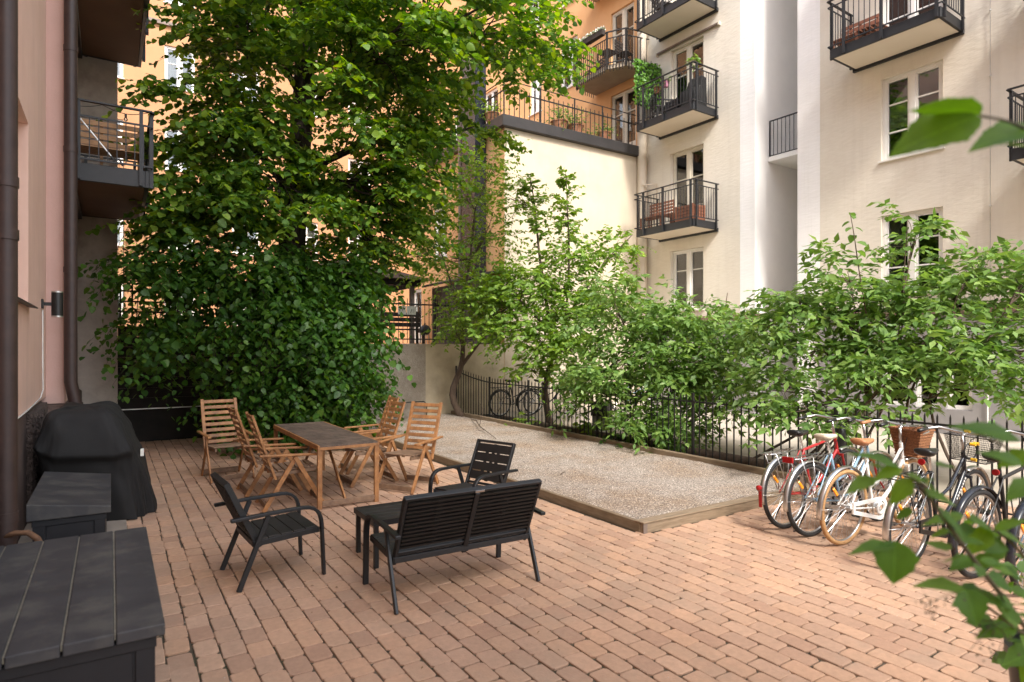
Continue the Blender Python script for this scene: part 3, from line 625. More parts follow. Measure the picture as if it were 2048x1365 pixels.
b = MB(); b.tube([(-.09, -1.98, .0), (-.09, -1.98, 1.9)], .012, 6); b.build('white_conduit', M['white_enamel'], cb)
# fat cream downpipe in the corner with the terrace block
b = MB(); px_, py_ = -.17, 6.93
b.tube([(px_, py_, .0), (px_, py_, TOP)], .145, 18)
for z in (3.9, 6.9, 7.4, 10.0, 10.4): b.tube([(px_, py_, z), (px_, py_, z + .05)], .153, 18)
o = b.build('downpipe', M['pipe_cream'], cb); smooth_by_angle(o, 50)
b = MB(); b.bar((-.02, 6.45, 6.72), (-.3, 6.8, 6.72), .02, .035); b.bar((-.02, 6.45, 6.25), (-.02, 6.45, 6.74), .02, .03); b.bar((-.02, 6.45, 6.3), (-.24, 6.7, 6.7), .02, .02)
b.build('pipe_bracket', M['pipe_cream'], cb)
# rolled awning arm over the middle balcony
aw = thing('rolled_awning', (0, 0, 0), 0, 'slim rolled awning fixed on the cream wall above the middle balcony door', 'awning'); aw.location = RB; aw.rotation_euler = (0, 0, RZ)
b = MB(); b.tube([(-.06, 4.22, 10.62), (-.06, 6.4, 10.62)], .022, 10); b.box(-.075, 4.2, 10.645, -.0, 6.42, 10.66); o = b.build('cassette', M['taupe'], aw)
b = MB(); b.box(-.09, 4.16, 10.58, 0, 4.2, 10.67); b.box(-.09, 6.42, 10.58, 0, 6.46, 10.67); b.build('bracket', M['cream_paint'], aw)

def rbp(s, z, off):   # point on the cream facade in world space
    return Matrix.Translation(RB) @ Matrix.Rotation(RZ, 4, 'Z') @ Vector((-off, s, z))

# ------------------------------------------------------------------ orange building behind the terrace (same street line)
ob = thing('orange_building', RB, RZ, 'orange plastered apartment house with rounded balcony above the roof terrace', 'building')
WO = [(10.18, 11.17, 11.1, 12.85), (10.18, 11.17, 14.15, 15.9), (12.29, 13.04, 10.8, 12.4), (14.25, 14.7, 9.9, 10.55), (7.35, 8.5, 8.0, 10.06), (7.43, 8.48, 10.6, 12.78), (7.43, 8.48, 13.65, 15.8),
      (15.4, 16.4, 11.0, 12.8), (18.2, 19.2, 11.0, 12.8), (15.4, 16.4, 7.6, 9.4), (18.2, 19.2, 7.6, 9.4), (15.4, 16.4, 4.4, 6.2), (18.2, 19.2, 4.4, 6.2), (12.3, 13.1, 13.9, 15.6)]
b = MB(); FR.wall(b, 7.16, 21.8, 1.8, 22, WO, depth=.22); b.build('wall', [M['orange'], M['dark_in']], ob)
b = MB(); b.box(3, 7.2, 0, 9, 21.8, 22); b.quad((0, 7.16, 22), (3, 7.16, 22), (3, 21.8, 22), (0, 21.8, 22)); b.build('roof', M['cap'], ob)
for k, h in enumerate(WO):
    dr = k in (4, 5, 6); window(ob, FR, h, inset=.1, bars=(.62,) if not dr else (.66,), mat='cream_paint' if dr else 'white_paint', curtain=[(.05, .3), (.7, .95)] if k in (0, 2, 8) else None, door=dr, sill=not dr)
def round_balcony(zs):
    b = MB(); poly = [(-.02, 9.2), (-.85, 9.12), (-1.1, 8.93), (-1.1, 7.5), (-.80, 6.98), (-.02, 6.80)]
    poly = [(x, max(y, 6.62)) for x, y in poly]
    b.prism(poly, zs, zs + .13); o = b.build('balcony', M['soffit_concrete'], ob)
    g = MB(); P = [(x - .03 if x < -.1 else x, y + (.03 if y > 8 else -.03)) for x, y in poly]
    railing(g, P, [(zs + 1.12, .04, .03), (zs + .92, .025, .025), (zs + .17, .025, .03)], (zs - .1, zs + .92, .1, .018), [(x, y, zs - .02, zs + 1.12, .05) for x, y in P[1:-1]])
    g.build('railing', M['black_iron'], o); return o
round_balcony(10.32); round_balcony(13.5)

# ------------------------------------------------------------------ roof-terrace block
tr = thing('terrace_block', (8.86, 14.1, 0), 0, 'windowless cream block with black sheet cap and railed roof terrace', 'building')
TW = 4.86
b = MB(); b.quad((0, 0, 0), (TW + .3, 0, 0), (TW + .3, 0, 7.64), (0, 0, 7.64)); b.build('wall', M['cream_smooth'], tr)
FS = Face((0, 0, 0), (0, 1, 0), (-1, 0, 0)); SH = [(5.3, 6.0, 1.9, 3.75), (3.4, 4.4, 4.6, 6.3)]
b = MB(); FS.wall(b, 0, 6.2, 0, 7.64, SH, depth=.2); b.quad((0, 6.2, 0), (TW, 6.2, 0), (TW, 6.2, 7.64), (0, 6.2, 7.64)); b.build('wall', [M['orange'], M['dark_in']], tr)
window(tr, FS, SH[0], inset=.08, bars=(.45, .72), mat='white_paint', sill=False, door=True, leaves=1); window(tr, FS, SH[1], inset=.1)
b = MB(); b.prism([(-.14, -.14), (TW + .12, -.14), (TW + .12, 6.3), (-.14, 6.3)], 7.642, 7.95); b.build('cap', M['cap'], tr, bevel=.015)
g = MB(); PT = [(-.05, 6.2), (-.05, -.05), (TW - .1, -.05)]
railing(g, PT, [(8.9, .02, .02), (8.62, .03, .03)], (7.95, 8.73, .165, .016), [(-.05, -.05, 7.95, 8.95, .03)] + [(x, -.05, 7.95, 8.9, .03) for x in (1.15, 2.35, 3.4, 4.45)] + [(-.05, y, 7.95, 8.9, .03) for y in (1.5, 3, 4.5, 6)])
g.build('railing', M['black_iron'], tr)
b = MB(); b.box(-.36, .95, 1.83, -.003, 1.75, 10.2); b.build('flue', M['navy_enamel'], tr, bevel=.02)
downpipe(tr, [(-.14, 2.2, 1.83), (-.14, 2.2, 9.6)], .09, (3, 5.5, 8), 'taupe')
# brown boarded annex against the block
an = thing('boarded_annex', (8.25, 14.4, 1.83), 0, 'brown vertical-boarded annex with dark lean-to roof behind the upper railing', 'shed')
b = MB(); n = 26
for k in range(n):
    y0, y1 = 2.9 * k / n, 2.9 * (k + 1) / n; b.box(0, y0 + .004, 0, .03 + .008 * (k % 2), y1 - .004, 1.72)
for k in range(5):
    x0, x1 = .04 + .11 * k, .04 + .11 * (k + 1); b.box(x0 + .004, -.03 - .006 * (k % 2), 0, x1 - .004, -.002, 1.72)
b.box(.045, 0, 0, .595, 2.9, 1.7); b.build('boarding', M['timber_grey'], an)
b = MB(); b.add([(-.25, -.3, 1.74), (.6, -.3, 1.98), (.6, 3.1, 1.98), (-.25, 3.1, 1.74), (-.25, -.3, 1.80), (.6, -.3, 2.04), (.6, 3.1, 2.04), (-.25, 3.1, 1.80)], [(3, 2, 1, 0), (4, 5, 6, 7), (0, 1, 5, 4), (1, 2, 6, 5), (2, 3, 7, 6), (3, 0, 4, 7)])
b.build('roof', M['cap'], an)

# ------------------------------------------------------------------ peach house closing the yard
pb = thing('peach_building', (-14, 28.5, 1.8), 0, 'sunlit peach apartment house glimpsed through the big tree', 'building')
FB = Face((0, 0, 0), (1, 0, 0), (0, -1, 0)); WB = []
for c in range(10):
    for (za, zb) in ((.9, 2.7), (3.9, 5.6), (7.1, 8.8), (10.4, 12.1), (13.8, 15.5)): WB.append((.7 + c * 2.5 + .1, .7 + c * 2.5 + 1.2, za, zb))
b = MB(); FB.wall(b, 0, 27.6, 0, 24, WB, depth=.22); b.build('wall', [M['peach'], M['dark_in']], pb)
for h in WB: window(pb, FB, h, inset=.1, bars=(.6,), curtain=[(.05, .95)] if random.random() < .4 else None)
b = MB(); FB.box(b, 0, 27.6, 12.85, 13.0, .0, .12); b.build('cornice', M['taupe'], pb)
b = MB(); b.box(0, 1.1, 0, 27.6, 9, 23.9); b.build('roof', M['cap'], pb)

# ------------------------------------------------------------------ raised rear yard and the walls that hold it
b = MB(); b.box(-12, 14.3, -.05, 14, 28.5, 1.8); tag(b.build('upper_yard', M['yard']), kind='structure')
bw = thing('board_wall', (.1, 13.4, 0), 0, 'black boarded wall with trellis top behind the hanging lime branches', 'wall')
b = MB()
for k in range(8): b.box(.003, 0, .62 + k * .19, 4.5, .05, .62 + k * .19 + .186)
b.box(.003, -.02, -.02, 4.5, .05, .6); b.build('boarding', M['black_board'], bw)
b = MB(); b.box(.003, -.035, .602, 4.5, .0, .616); b.build('metal_strip', M['alu'], bw)
b = MB()
for k in range(25): b.box(.03 + k * .185, .01, 2.14, .06 + k * .185, .035, 3.0)
for k in range(5): b.box(.003, .036, 2.2 + k * .19, 4.5, .055, 2.23 + k * .19)
b.box(.003, .0, 3.0, 4.5, .06, 3.05); b.build('trellis', M['timber_dark'], bw)
b = MB(); b.box(4.45, .06, 0, 4.5, .9, 2.1); b.build('return_boards', M['black_board'], bw)
cw = MB(); cw.box(4.6, 14.1, -.05, 6.55, 14.34, 1.84)
tag(cw.build('concrete_wall', M['concrete']), 'rough grey concrete retaining wall between the lime branches and the pale plaster', 'wall')
cw = MB(); cw.box(6.553, 14.112, -.05, 8.858, 14.34, 1.83)
tag(cw.build('plaster_wall', M['cream_low']), 'low weathered cream retaining wall behind the leaning young tree', 'wall')
# steel pipe rail along the concrete wall
pr = MB(); pr.tube([(4.9, 13.98, .42), (6.45, 13.98, .42), (6.52, 13.98, .36), (6.52, 13.98, 0)], .014, 8); pr.tube([(5.2, 13.98, .42), (5.2, 13.98, 0)], .012, 8)
tag(pr.build('pipe_rail', M['dark_steel'], smooth=True), 'thin grey pipe rail in front of the concrete wall', 'rail')

uf = thing('upper_railing', (4.6, 14.22, 1.83), 0, 'black iron railing standing on top of the retaining walls', 'fence')
b = MB(); railing(b, [(0, 0), (4.2, 0)], [(.98, .03, .035), (.12, .03, .03)], (.02, 1.12, .118, .013)); b.build('railing_panel', M['black_iron'], uf)
for x in (.06, 2.26, 4.14): b = MB(); b.bar((x, 0, 0), (x, 0, 1.2), .05, .05); b.build('post', M['black_iron'], uf)

pv = thing('garden_pavilion', (4.3, 17.0, 1.8), 0, 'dark open pavilion with shallow roof in the rear yard', 'pavilion')
for (x, y) in ((.1, .1), (3.2, .1), (.1, 2.6), (3.2, 2.6)):
    b = MB(); b.bar((x, y, 0), (x, y, 1.75), .12, .12); b.build('post', M['timber_grey'], pv)
b = MB(); b.box(-.1, -.1, 1.75, 3.4, .0, 1.93); b.box(-.1, 2.7, 1.75, 3.4, 2.8, 1.93); b.box(-.1, .0, 1.75, 0, 2.7, 1.93); b.box(3.3, .0, 1.75, 3.4, 2.7, 1.93); b.build('beam', M['black_board'], pv)
b = MB(); b.add([(-.35, -.4, 1.92), (3.65, -.4, 1.92), (3.65, 3.1, 1.92), (-.35, 3.1, 1.92), (1.2, 1.35, 2.55), (2.1, 1.35, 2.55)], [(3, 2, 1, 0), (0, 1, 5, 4), (1, 2, 5), (2, 3, 4, 5), (3, 0, 4)]); b.build('roof', M['timber_dark'], pv)
b = MB()
for k in range(4): b.box(.2, 2.5, .1 + k * .3, 2.2, 2.53, .3 + k * .3)
b.build('back_screen', M['timber_dark'], pv)
kg_scale = .62
bn = thing('dark_bench', (5.9, 15.6, 1.8), 0, 'dark wooden bench in the rear yard seen through the railing', 'bench')
b = MB(); [b.box(0, .12 * k, .42, 1.4, .12 * k + .1, .45) for k in range(4)]; b.build('seat', M['timber_dark'], bn)
b = MB(); [b.box(0, .47, .52 + .14 * k, 1.4, .5, .63 + .14 * k) for k in range(3)]; b.build('backrest', M['timber_dark'], bn)
for x in (.1, 1.3): b = MB(); b.bar((x, .05, 0), (x, .05, .42), .06, .06); b.bar((x, .45, 0), (x, .5, .95), .06, .06); b.bar((x, .05, .38), (x, .45, .38), .05, .05); b.build('leg', M['timber_dark'], bn)
sg = MB(); sg.box(5.86, 14.17, 2.55, 6.06, 14.19, 2.76); sg.box(6.08, 14.17, 2.55, 6.32, 14.19, 2.76)
sg = sg.build('notice_board', M['sign']); tag(sg, 'pale notice boards hung on the upper railing', 'sign')
k_ = MB()
for (x, z, a) in ((5.9, 2.68, .5), (5.93, 2.66, -.6), (5.98, 2.68, .2), (6.14, 2.62, 0), (6.2, 2.64, .3), (6.26, 2.64, -.3)):
    k_.bar((x - .02, 14.167, z - .05 * math.cos(a)), (x + .04 * math.sin(a), 14.167, z + .05 * math.cos(a)), .004, .012)
k_.build('ink_mark', M['black_iron'], sg)
kg = thing('kettle_grill', (6.95, 15.0, 1.8), .3, 'black kettle grill on legs behind the upper railing', 'grill')
b = MB(); b.lathe([(.05, .42), (.17, .47), (.245, .58), (.26, .66), (.25, .68), (.2, .79), (.1, .86), (.02, .875)], 22); o = b.build('bowl', M['black_plastic'], kg); smooth_by_angle(o, 60)
for a in (0, 2.1, 4.2): b = MB(); b.tube([(.15 * math.cos(a), .15 * math.sin(a), .5), (.28 * math.cos(a), .28 * math.sin(a), 0)], .013, 6); b.build('leg', M['alu'], kg)
b = MB(); b.tube([(-.05, 0, .87), (-.04, 0, .93), (.04, 0, .93), (.05, 0, .87)], .012, 6); b.build('handle', M['black_plastic'], kg); kg.scale = (kg_scale,) * 3

# ------------------------------------------------------------------ iron fence between courtyard and parking yard
fx = 7.38
fn = thing('iron_fence', (fx, 2.0, 0), 0, 'low black iron picket fence along the planting strip', 'fence')
posts = [0, 2.2, 4.4, 6.6, 8.8, 10.4, 12.05]
def rail_z(y): return .93 + (max(0, y - 10.2) / 1.85) ** 1.6 * .22
for p0, p1 in zip(posts[:-1], posts[1:]):
    b = MB(); n = max(6, round((p1 - p0) / .125)); seg = 6
    for k in range(seg):
        ya, yb = p0 + (p1 - p0) * k / seg, p0 + (p1 - p0) * (k + 1) / seg; b.bar((0, ya, rail_z(ya)), (0, yb, rail_z(yb)), .032, .022)
    b.bar((0, p0, .12), (0, p1, .12), .03, .014)
    for k in range(1, n):
        y = p0 + (p1 - p0) * k / n; zt = rail_z(y) + .12
        b.bar((0, y, .05), (0, y, zt - .04), .015, .015); b.add([(-.0075, y - .0075, zt - .04), (.0075, y - .0075, zt - .04), (.0075, y + .0075, zt - .04), (-.0075, y + .0075, zt - .04), (0, y, zt)], [(0, 1, 4), (1, 2, 4), (2, 3, 4), (3, 0, 4)])
    b.build('picket_panel', M['black_iron'], fn)
for y in posts: b = MB(); b.bar((0, y, -.05), (0, y, rail_z(y) + .13), .035, .035); b.build('post', M['black_iron'], fn)
b = MB(); b.tube([(fx + .55, 3.9, .04), (fx + .5, 8, .05), (fx + .45, 12.5, .04)], .09, 9)
tag(b.build('fallen_log', M['bark_light'], smooth=True), 'long round log edging the soil behind the iron fence', 'log')
# ------------------------------------------------------------------ dining set
def folding_chair():
    c = thing('folding_chair', (0, 0, 0), 0, 'x', 'chair', 'folding wooden armchairs round the dining table')
    W = .25
    b = MB()
    A, B = Vector((-.19, 0, .33)), Vector((-.425, 0, 1.03)); d = (B - A).normalized()
    for s in (-1, 1): b.bar(A + Vector((0, s * .215, 0)), B + Vector((0, s * .215, 0)), .042, .026, up=(1, 0, .3))
    nrm = Vector((d.z, 0, -d.x))
    n = 9
    for k in range(n):
        p = A + (B - A) * ((k + .75) / (n + .25)) + nrm * .002
        b.bar(p + Vector((0, -.1935, 0)), p + Vector((0, .1935, 0)), .016, .046, up=d)
    b.build('backrest', M['acacia'], c, bevel=.003)
    b = MB()
    for s in (-1, 1): b.bar((-.24, s * .19, .375), (.235, s * .19, .405), .024, .04)
    for k in range(7):
        x = -.205 + k * .068; z = .405 + (x + .24) * .063; b.box(x - .028, -.2145, z - .002, x + .028, .2145, z + .014)
    b.build('seat', M['acacia_worn'], c, bevel=.003)
    for s in (-1, 1):
        b = MB(); b.bar((-.36, s * .268, .60), (.245, s * .268, .575), .048, .024); b.build('armrest', M['acacia'], c, bevel=.006)
        b = MB(); b.bar((.0, s * .262, .566), (.315, s * .262, .0), .022, .046, up=(1, 0, 0)); b.build('front_leg', M['acacia'], c, bevel=.003)
        b = MB(); b.bar((.02, s * .2385, .566), (-.315, s * .2385, .0), .022, .046, up=(1, 0, 0)); b.build('rear_leg', M['acacia'], c, bevel=.003)
    b = MB(); b.bar((.288, -.25, .05), (.288, .25, .05), .018, .062); b.build('front_stretcher', M['acacia_worn'], c, bevel=.003)
    b = MB(); b.bar((-.288, -.226, .05), (-.288, .226, .05), .018, .062); b.build('rear_stretcher', M['acacia_worn'], c, bevel=.003)
    return c
ch = folding_chair()
spots = [((1.31, 9.12), R(-84), 'wooden folding chair at the head of the dining table, backing onto the dark foliage'),
         ((1.63, 8.02), R(2), 'farther of the two wooden folding chairs along the wall side of the dining table'),
         ((1.68, 7.18), R(-2), 'wooden folding chair nearest the dark armchair, on the wall side of the dining table'),
         ((3.06, 8.62), R(174), 'farthest wooden folding chair on the gravel side of the dining table'),
         ((2.82, 7.85), R(181), 'wooden folding chair tucked in at the middle of the gravel side of the table'),
         ((3.13, 7.24), R(212), 'sunlit wooden folding chair turned outward at the near gravel-side corner of the table')]
for i, ((x, y), a, l) in enumerate(spots):
    if i == 0: ch.location = (x, y, .002); ch.rotation_euler = (0, 0, a); ch['label'] = l
    else: copy_tree(ch, (x, y, .002), a, l)

dt = thing('dining_table', (2.21, 7.82, 0), 0, 'long weathered wooden dining table with dark worn top on the pavers', 'table')
hx, hy, zt = .345, 1.09, .692
b = MB(); n = 18
for k in range(n):
    y0, y1 = -hy + 2 * hy * k / n, -hy + 2 * hy * (k + 1) / n; b.box(-hx + .022, y0 + .0015, zt - .02, hx - .022, y1 - .0015, zt - .001 + .0012 * (k % 3))
b.build('tabletop', M['table_top'], dt)
b = MB()
for s in (-1, 1):
    b.box(s * hx - (.021 if s > 0 else 0), -hy, zt - .055, s * hx + (.021 if s < 0 else 0), hy, zt)
    b.box(-hx + .0215, s * hy - (.0 if s < 0 else .02), zt - .0545, hx - .0215, s * hy + (.02 if s < 0 else .0), zt - .0215)
b.build('apron', M['acacia'], dt, bevel=.002)
for sx in (-1, 1):
    for sy in (-1, 1):
        b = MB(); x, y = sx * (hx - .026), sy * (hy - .03); b.bar((x, y, 0), (x, y, zt - .0555), .05, .038); b.build('leg', M['acacia'], dt, bevel=.003)
for s in (-1, 1):
    b = MB(); b.bar((-hx + .052, s * (hy - .03), .055), (hx - .052, s * (hy - .03), .055), .034, .05); b.build('foot_rail', M['acacia_worn'], dt, bevel=.003)
    b = MB(); b.bar((.03 * s, s * (hy - .05), .06), (.03 * s, s * .32, zt - .06), .02, .045); b.bar((-.2, s * .31, zt - .075), (.2, s * .31, zt - .075), .03, .03); b.build('brace', M['acacia'], dt, bevel=.002)

# ------------------------------------------------------------------ graphite lounge set
def flat_sweep(b, path, w, t):
    P = [Vector(p) for p in path]; n = len(P); vs = []
    for i, p in enumerate(P):
        d = (P[min(i + 1, n - 1)] - P[max(i - 1, 0)]).normalized(); nr = Vector((-d.z, 0, d.x))
        for (i_, j_) in ((-1, -1), (1, -1), (1, 1), (-1, 1)): vs.append(p + Vector((0, i_ * w / 2, 0)) + nr * (j_ * t / 2))
    fs = [(i * 4 + k, i * 4 + (k + 1) % 4, i * 4 + 4 + (k + 1) % 4, i * 4 + 4 + k) for i in range(n - 1) for k in range(4)] + [(3, 2, 1, 0), tuple((n - 1) * 4 + k for k in range(4))]
    b.add(vs, fs)
def lounge(name, wid, label, cat, loc, rz, mid=False, group=None):
    c = thing(name, (loc[0], loc[1], .002), rz, label, cat, group)
    h = wid / 2; F = M['lounge_steel']
    for s in (-1, 1):
        y = s * h
        arm = [(-.37, y, .515), (-.1, y, .53), (.13, y, .536), (.185, y, .531), (.222, y, .516), (.248, y, .494), (.266, y, .465), (.277, y, .43), (.282, y, .39), (.300, y, 0)]
        b = MB(); flat_sweep(b, arm, .042, .024); b.build('arm', F, c, bevel=.004)
        b = MB(); b.bar((-.11, y * .985, .515), (-.315, y * .985, 0), .022, .036, up=(1, 0, 0)); b.build('rear_leg', F, c, bevel=.003)
    b = MB()
    for s in (-1, 1): b.bar((-.21, s * (h - .035), .315), (.27, s * (h - .035), .345), .024, .04)
    b.bar((.262, -h + .03, .34), (.262, h - .03, .34), .03, .04); b.bar((-.2, -h + .03, .315), (-.2, h - .03, .315), .03, .04)
    if mid: b.bar((-.2, 0, .305), (.26, 0, .325), .03, .03)
    b.build('seat_frame', F, c, bevel=.003)
    b = MB(); n = 5
    for k in range(n):
        x0 = -.195 + .0905 * k; b.add(*(lambda z0, z1: ([(x0, -h + .024, z0), (x0 + .0855, -h + .024, z1), (x0 + .0855, h - .024, z1), (x0, h - .024, z0), (x0, -h + .024, z0 + .014), (x0 + .0855, -h + .024, z1 + .014), (x0 + .0855, h - .024, z1 + .014), (x0, h - .024, z0 + .014)],
              [(3, 2, 1, 0), (4, 5, 6, 7), (0, 1, 5, 4), (1, 2, 6, 5), (2, 3, 7, 6), (3, 0, 4, 7)]))(.337 + .0056 * k, .3415 + .0056 * k))
    b.build('seat', M['lounge_slat'], c, bevel=.002)
    # back: steel frame, boards on the sitter's side, ribs behind
    A, B = Vector((-.165, 0, .285)), Vector((-.385, 0, .765)); d = (B - A).normalized(); nr = Vector((d.z, 0, -d.x))
    q = c
    b = MB()
    for s in (-1, 1): b.bar(A + Vector((0, s * (h - .045), 0)), B + Vector((0, s * (h - .045), 0)), .024, .042, up=nr)
    b.bar(B + Vector((0, -h + .034, 0)), B + Vector((0, h - .034, 0)), .042, .022, up=d)
    Lb = (B - A).length; p = A + d * .09; b.bar(p + Vector((0, -h + .057, 0)), p + Vector((0, h - .057, 0)), .036, .022, up=d)
    if mid: b.bar(A - nr * .006, B - d * .012 - nr * .006, .036, .046, up=nr)
    b.build('back_frame', F, c, bevel=.003)
    b = MB(); z0 = .12; bays = [(-h + .058, h - .058)] if not mid else [(-h + .058, -.02), (.02, h - .058)]
    for (ya, yb) in bays:
        n = 4; st = (Lb - z0 - .02) / n
        for k in range(n):
            c0 = A + d * (z0 + st * (k + .5)) + nr * .004
            b.bar(c0 + Vector((0, ya, 0)), c0 + Vector((0, yb, 0)), .014, st - .013, up=d)
            if k:
                for t in ((1 / 3, 2 / 3) if yb - ya > .3 else (.5,)):
                    e = A + d * (z0 + st * k) + nr * .004; yy = ya + (yb - ya) * t; b.bar(e + Vector((0, yy - .017, 0)), e + Vector((0, yy + .017, 0)), .0135, .0128, up=d)
            for j in range(3):
                e = A + d * (z0 + st * (k + .17 + .33 * j)) - nr * .014; b.bar(e + Vector((0, ya + .004, 0)), e + Vector((0, yb - .004, 0)), .02, .014, up=d)
        for t in (0.5,):
            yy = ya + (yb - ya) * t; b.bar(A + d * z0 - nr * .0045 + Vector((0, yy, 0)), B - d * .02 - nr * .0045 + Vector((0, yy, 0)), .03, .014, up=nr)
    b.build('backrest', M['lounge_back'], c)
    if mid:
        b = MB(); e = B - nr * .0235 + d * .0; b.bar(e + Vector((0, .02, 0)), e + Vector((0, -.05, 0)), .003, .016, up=d); b.build('name_plate', M['alu'], c)
    return c
G_ = 'graphite lounge seats on the pavers'
lounge('armchair', .56, 'graphite slatted armchair on the left, facing across to the low table', 'armchair', (1.063, 5.075), R(3.5), group=G_)
lounge('armchair', .56, 'graphite slatted armchair beyond the bench, standing beside the gravel edging', 'armchair', (2.98, 5.36), R(199), group=G_)
lounge('garden_bench', 1.13, 'two-seat graphite garden bench with its ribbed back to the camera', 'bench', (2.135, 4.125), R(88.3), mid=True)
ct = thing('coffee_table', (2.17, 4.94, 0), R(-1), 'low graphite coffee table mostly hidden behind the bench', 'coffee table')
b = MB()
for k in range(5): b.box(-.42, -.235 + k * .095, .362, .42, -.235 + k * .095 + .09, .378)
b.build('tabletop', M['lounge_slat'], ct, bevel=.002)
b = MB(); b.box(-.43, -.25, .335, .43, -.237, .379); b.box(-.43, .242, .335, .43, .255, .379); b.box(-.43, -.2365, .335, -.4205, .2415, .379); b.box(.4205, -.2365, .335, .43, .2415, .379); b.build('rim', M['lounge_steel'], ct)
for sx in (-1, 1):
    for sy in (-1, 1): b = MB(); b.bar((sx * .40, sy * .222, 0), (sx * .40, sy * .222, .361), .036, .036); b.build('leg', M['lounge_steel'], ct, bevel=.003)

# ------------------------------------------------------------------ storage boxes and covered barbecue
def deck_box(label, x0, x1, y0, y1, zl, zr, planks, npl=5):
    t = thing('deck_box', (x0, y0, 0), 0, label, 'storage box'); w, l = x1 - x0, y1 - y0
    sl = (zr - zl) / w
    def lidz(x): return zl + sl * x
    b = MB(); n = npl if planks else 1; e = .035
    X0, X1 = -.0, w
    for k in range(n):
        a, c = X0 + (X1 - X0) * k / n + (.004 if k else 0), X0 + (X1 - X0) * (k + 1) / n - (.004 if k < n - 1 else 0)
        zb_ = min(zl, zr) - .05; vs = [(a, 0, zb_), (c, 0, zb_), (c, l, zb_), (a, l, zb_), (a, 0, lidz(a)), (c, 0, lidz(c)), (c, l, lidz(c)), (a, l, lidz(a))]
        b.add(vs, [(3, 2, 1, 0), (4, 5, 6, 7), (0, 1, 5, 4), (1, 2, 6, 5), (2, 3, 7, 6), (3, 0, 4, 7)])
    lid = b.build('lid', M['deck_lid'], t, bevel=.006, seg=2)
    if planks:
        g = MB()
        for k in range(1, n):
            x = X0 + (X1 - X0) * k / n; g.box(x - .0026, .012, lidz(x) - .03, x + .0026, l - .004, lidz(x) - .007)
        g.build('seam_dirt', M['grout_dirt'], lid)
    b = MB(); z1 = min(zl, zr) - .052; b.box(.045, e, .02, w - .045, l - e, z1)
    for xx in (.035, w - .105): b.box(xx, e - .012, 0, xx + .07, e + .06, z1 - .002); b.box(xx, l - e - .06, 0, xx + .07, l - e + .012, z1 - .002)
    n2 = 3; h = (z1 - .08) / n2
    for k in range(n2):
        b.box(.115, e - .006, .04 + k * h + .008, w - .115, e - .001, .04 + (k + 1) * h - .008)
        b.box(w - .0445, .11, .04 + k * h + .008, w - .037, l - .11, .04 + (k + 1) * h - .008)
    b.box(.03, e - .016, z1 - .045, w - .03, e - .0125, z1 - .003)
    b.build('body', M['deck_body'], t, bevel=.004)
    return t
deck_box('large dusty grey planked storage box in the bottom left corner', -.69, .19, 2.96, 4.63, .60, .60, True)
deck_box('smaller plain-lidded dark storage box between the large box and the covered barbecue', -.51, .0, 5.6, 7.03, .625, .55, False)

gc = thing('covered_barbecue', (-.10, 8.02, 0), R(-3), 'barbecue grill under a creased black canvas cover by the pink wall', 'barbecue')
lv = [(.0, -.46, .50, -.60, .70), (.10, -.46, .50, -.61, .69), (.28, -.46, .47, -.62, .68), (.46, -.47, .43, -.64, .67), (.60, -.485, .39, -.655, .66), (.665, -.49, .37, -.66, .66), (.70, -.50, .36, -.715, .66), (.725, -.51, .345, -.735, .66), (.76, -.50, .33, -.725, .655), (.86, -.475, .285, -.69, .63), (.97, -.445, .23, -.655, .60), (1.06, -.42, .17, -.62, .56), (1.10, -.395, .125, -.585, .53), (1.125, -.35, .08, -.53, .48), (1.14, -.27, .0, -.42, .38)]
Nn = 132; vs = []; rr = random.Random(12)
ph = [rr.random() * 6.28 for _ in range(8)]
for (z, xa, xb, ya, yb) in lv:
    for k in range(Nn):
        a = 2 * math.pi * k / Nn; c, s = math.cos(a), math.sin(a); e = .30 if z > .65 else .4
        x = (xa + xb) / 2 + (xb - xa) / 2 * math.copysign(abs(c) ** e, c); y = (ya + yb) / 2 + (yb - ya) / 2 * math.copysign(abs(s) ** e, s)
        low = max(0, (.70 - z) / .7)
        f = 1 + low * (.05 * math.sin(6 * a + ph[0]) + .035 * math.sin(11 * a + ph[1] + z * 2.5) + .02 * math.sin(23 * a + ph[2] + z))
        f += .010 * math.sin(5 * a + z * 9 + ph[3]) + .007 * math.sin(14 * a - z * 16 + ph[4])
        if .68 < z < .77: f += .012 * math.sin(8 * a + ph[5])
        zz = z + (.015 * math.sin(9 * a + ph[6]) if z < .1 else .014 * math.sin(4 * a + ph[7]))
        if .6 < z < .8: zz -= .07 * (x + .1) + .02 * math.sin(3 * a)
        vs.append((x * f, y * f, max(zz, .004)))
b = MB(); nl = len(lv)
b.add(vs, [(j * Nn + k, j * Nn + (k + 1) % Nn, (j + 1) * Nn + (k + 1) % Nn, (j + 1) * Nn + k) for j in range(nl - 1) for k in range(Nn)] + [tuple((nl - 1) * Nn + k for k in range(Nn))])
o = b.build('cover', M['cover'], gc, smooth=True)
sd = o.modifiers.new('soft', 'SUBSURF'); sd.levels = 1; sd.render_levels = 1
tx = bpy.data.textures.new('creases', 'CLOUDS'); tx.noise_scale = .17; tx.noise_depth = 3
dm = o.modifiers.new('crease', 'DISPLACE'); dm.texture = tx; dm.strength = .045; dm.mid_level = .5
b = MB(); b.box(.38, -.36, .60, .412, -.29, .67); b.build('label_patch', M['white_flower'], gc)
b = MB(); b.box(.4125, -.35, .635, .415, -.30, .662); b.build('label_mark', M['reflector_red'], gc)
sp = MB(); sp.tube([(-.60, 5.25, .50), (-.53, 5.22, .525), (-.46, 5.2, .52), (-.41, 5.17, .48), (-.385, 5.14, .42), (-.382, 5.12, .385)], [.016, .018, .019, .02, .022, .024], 10)
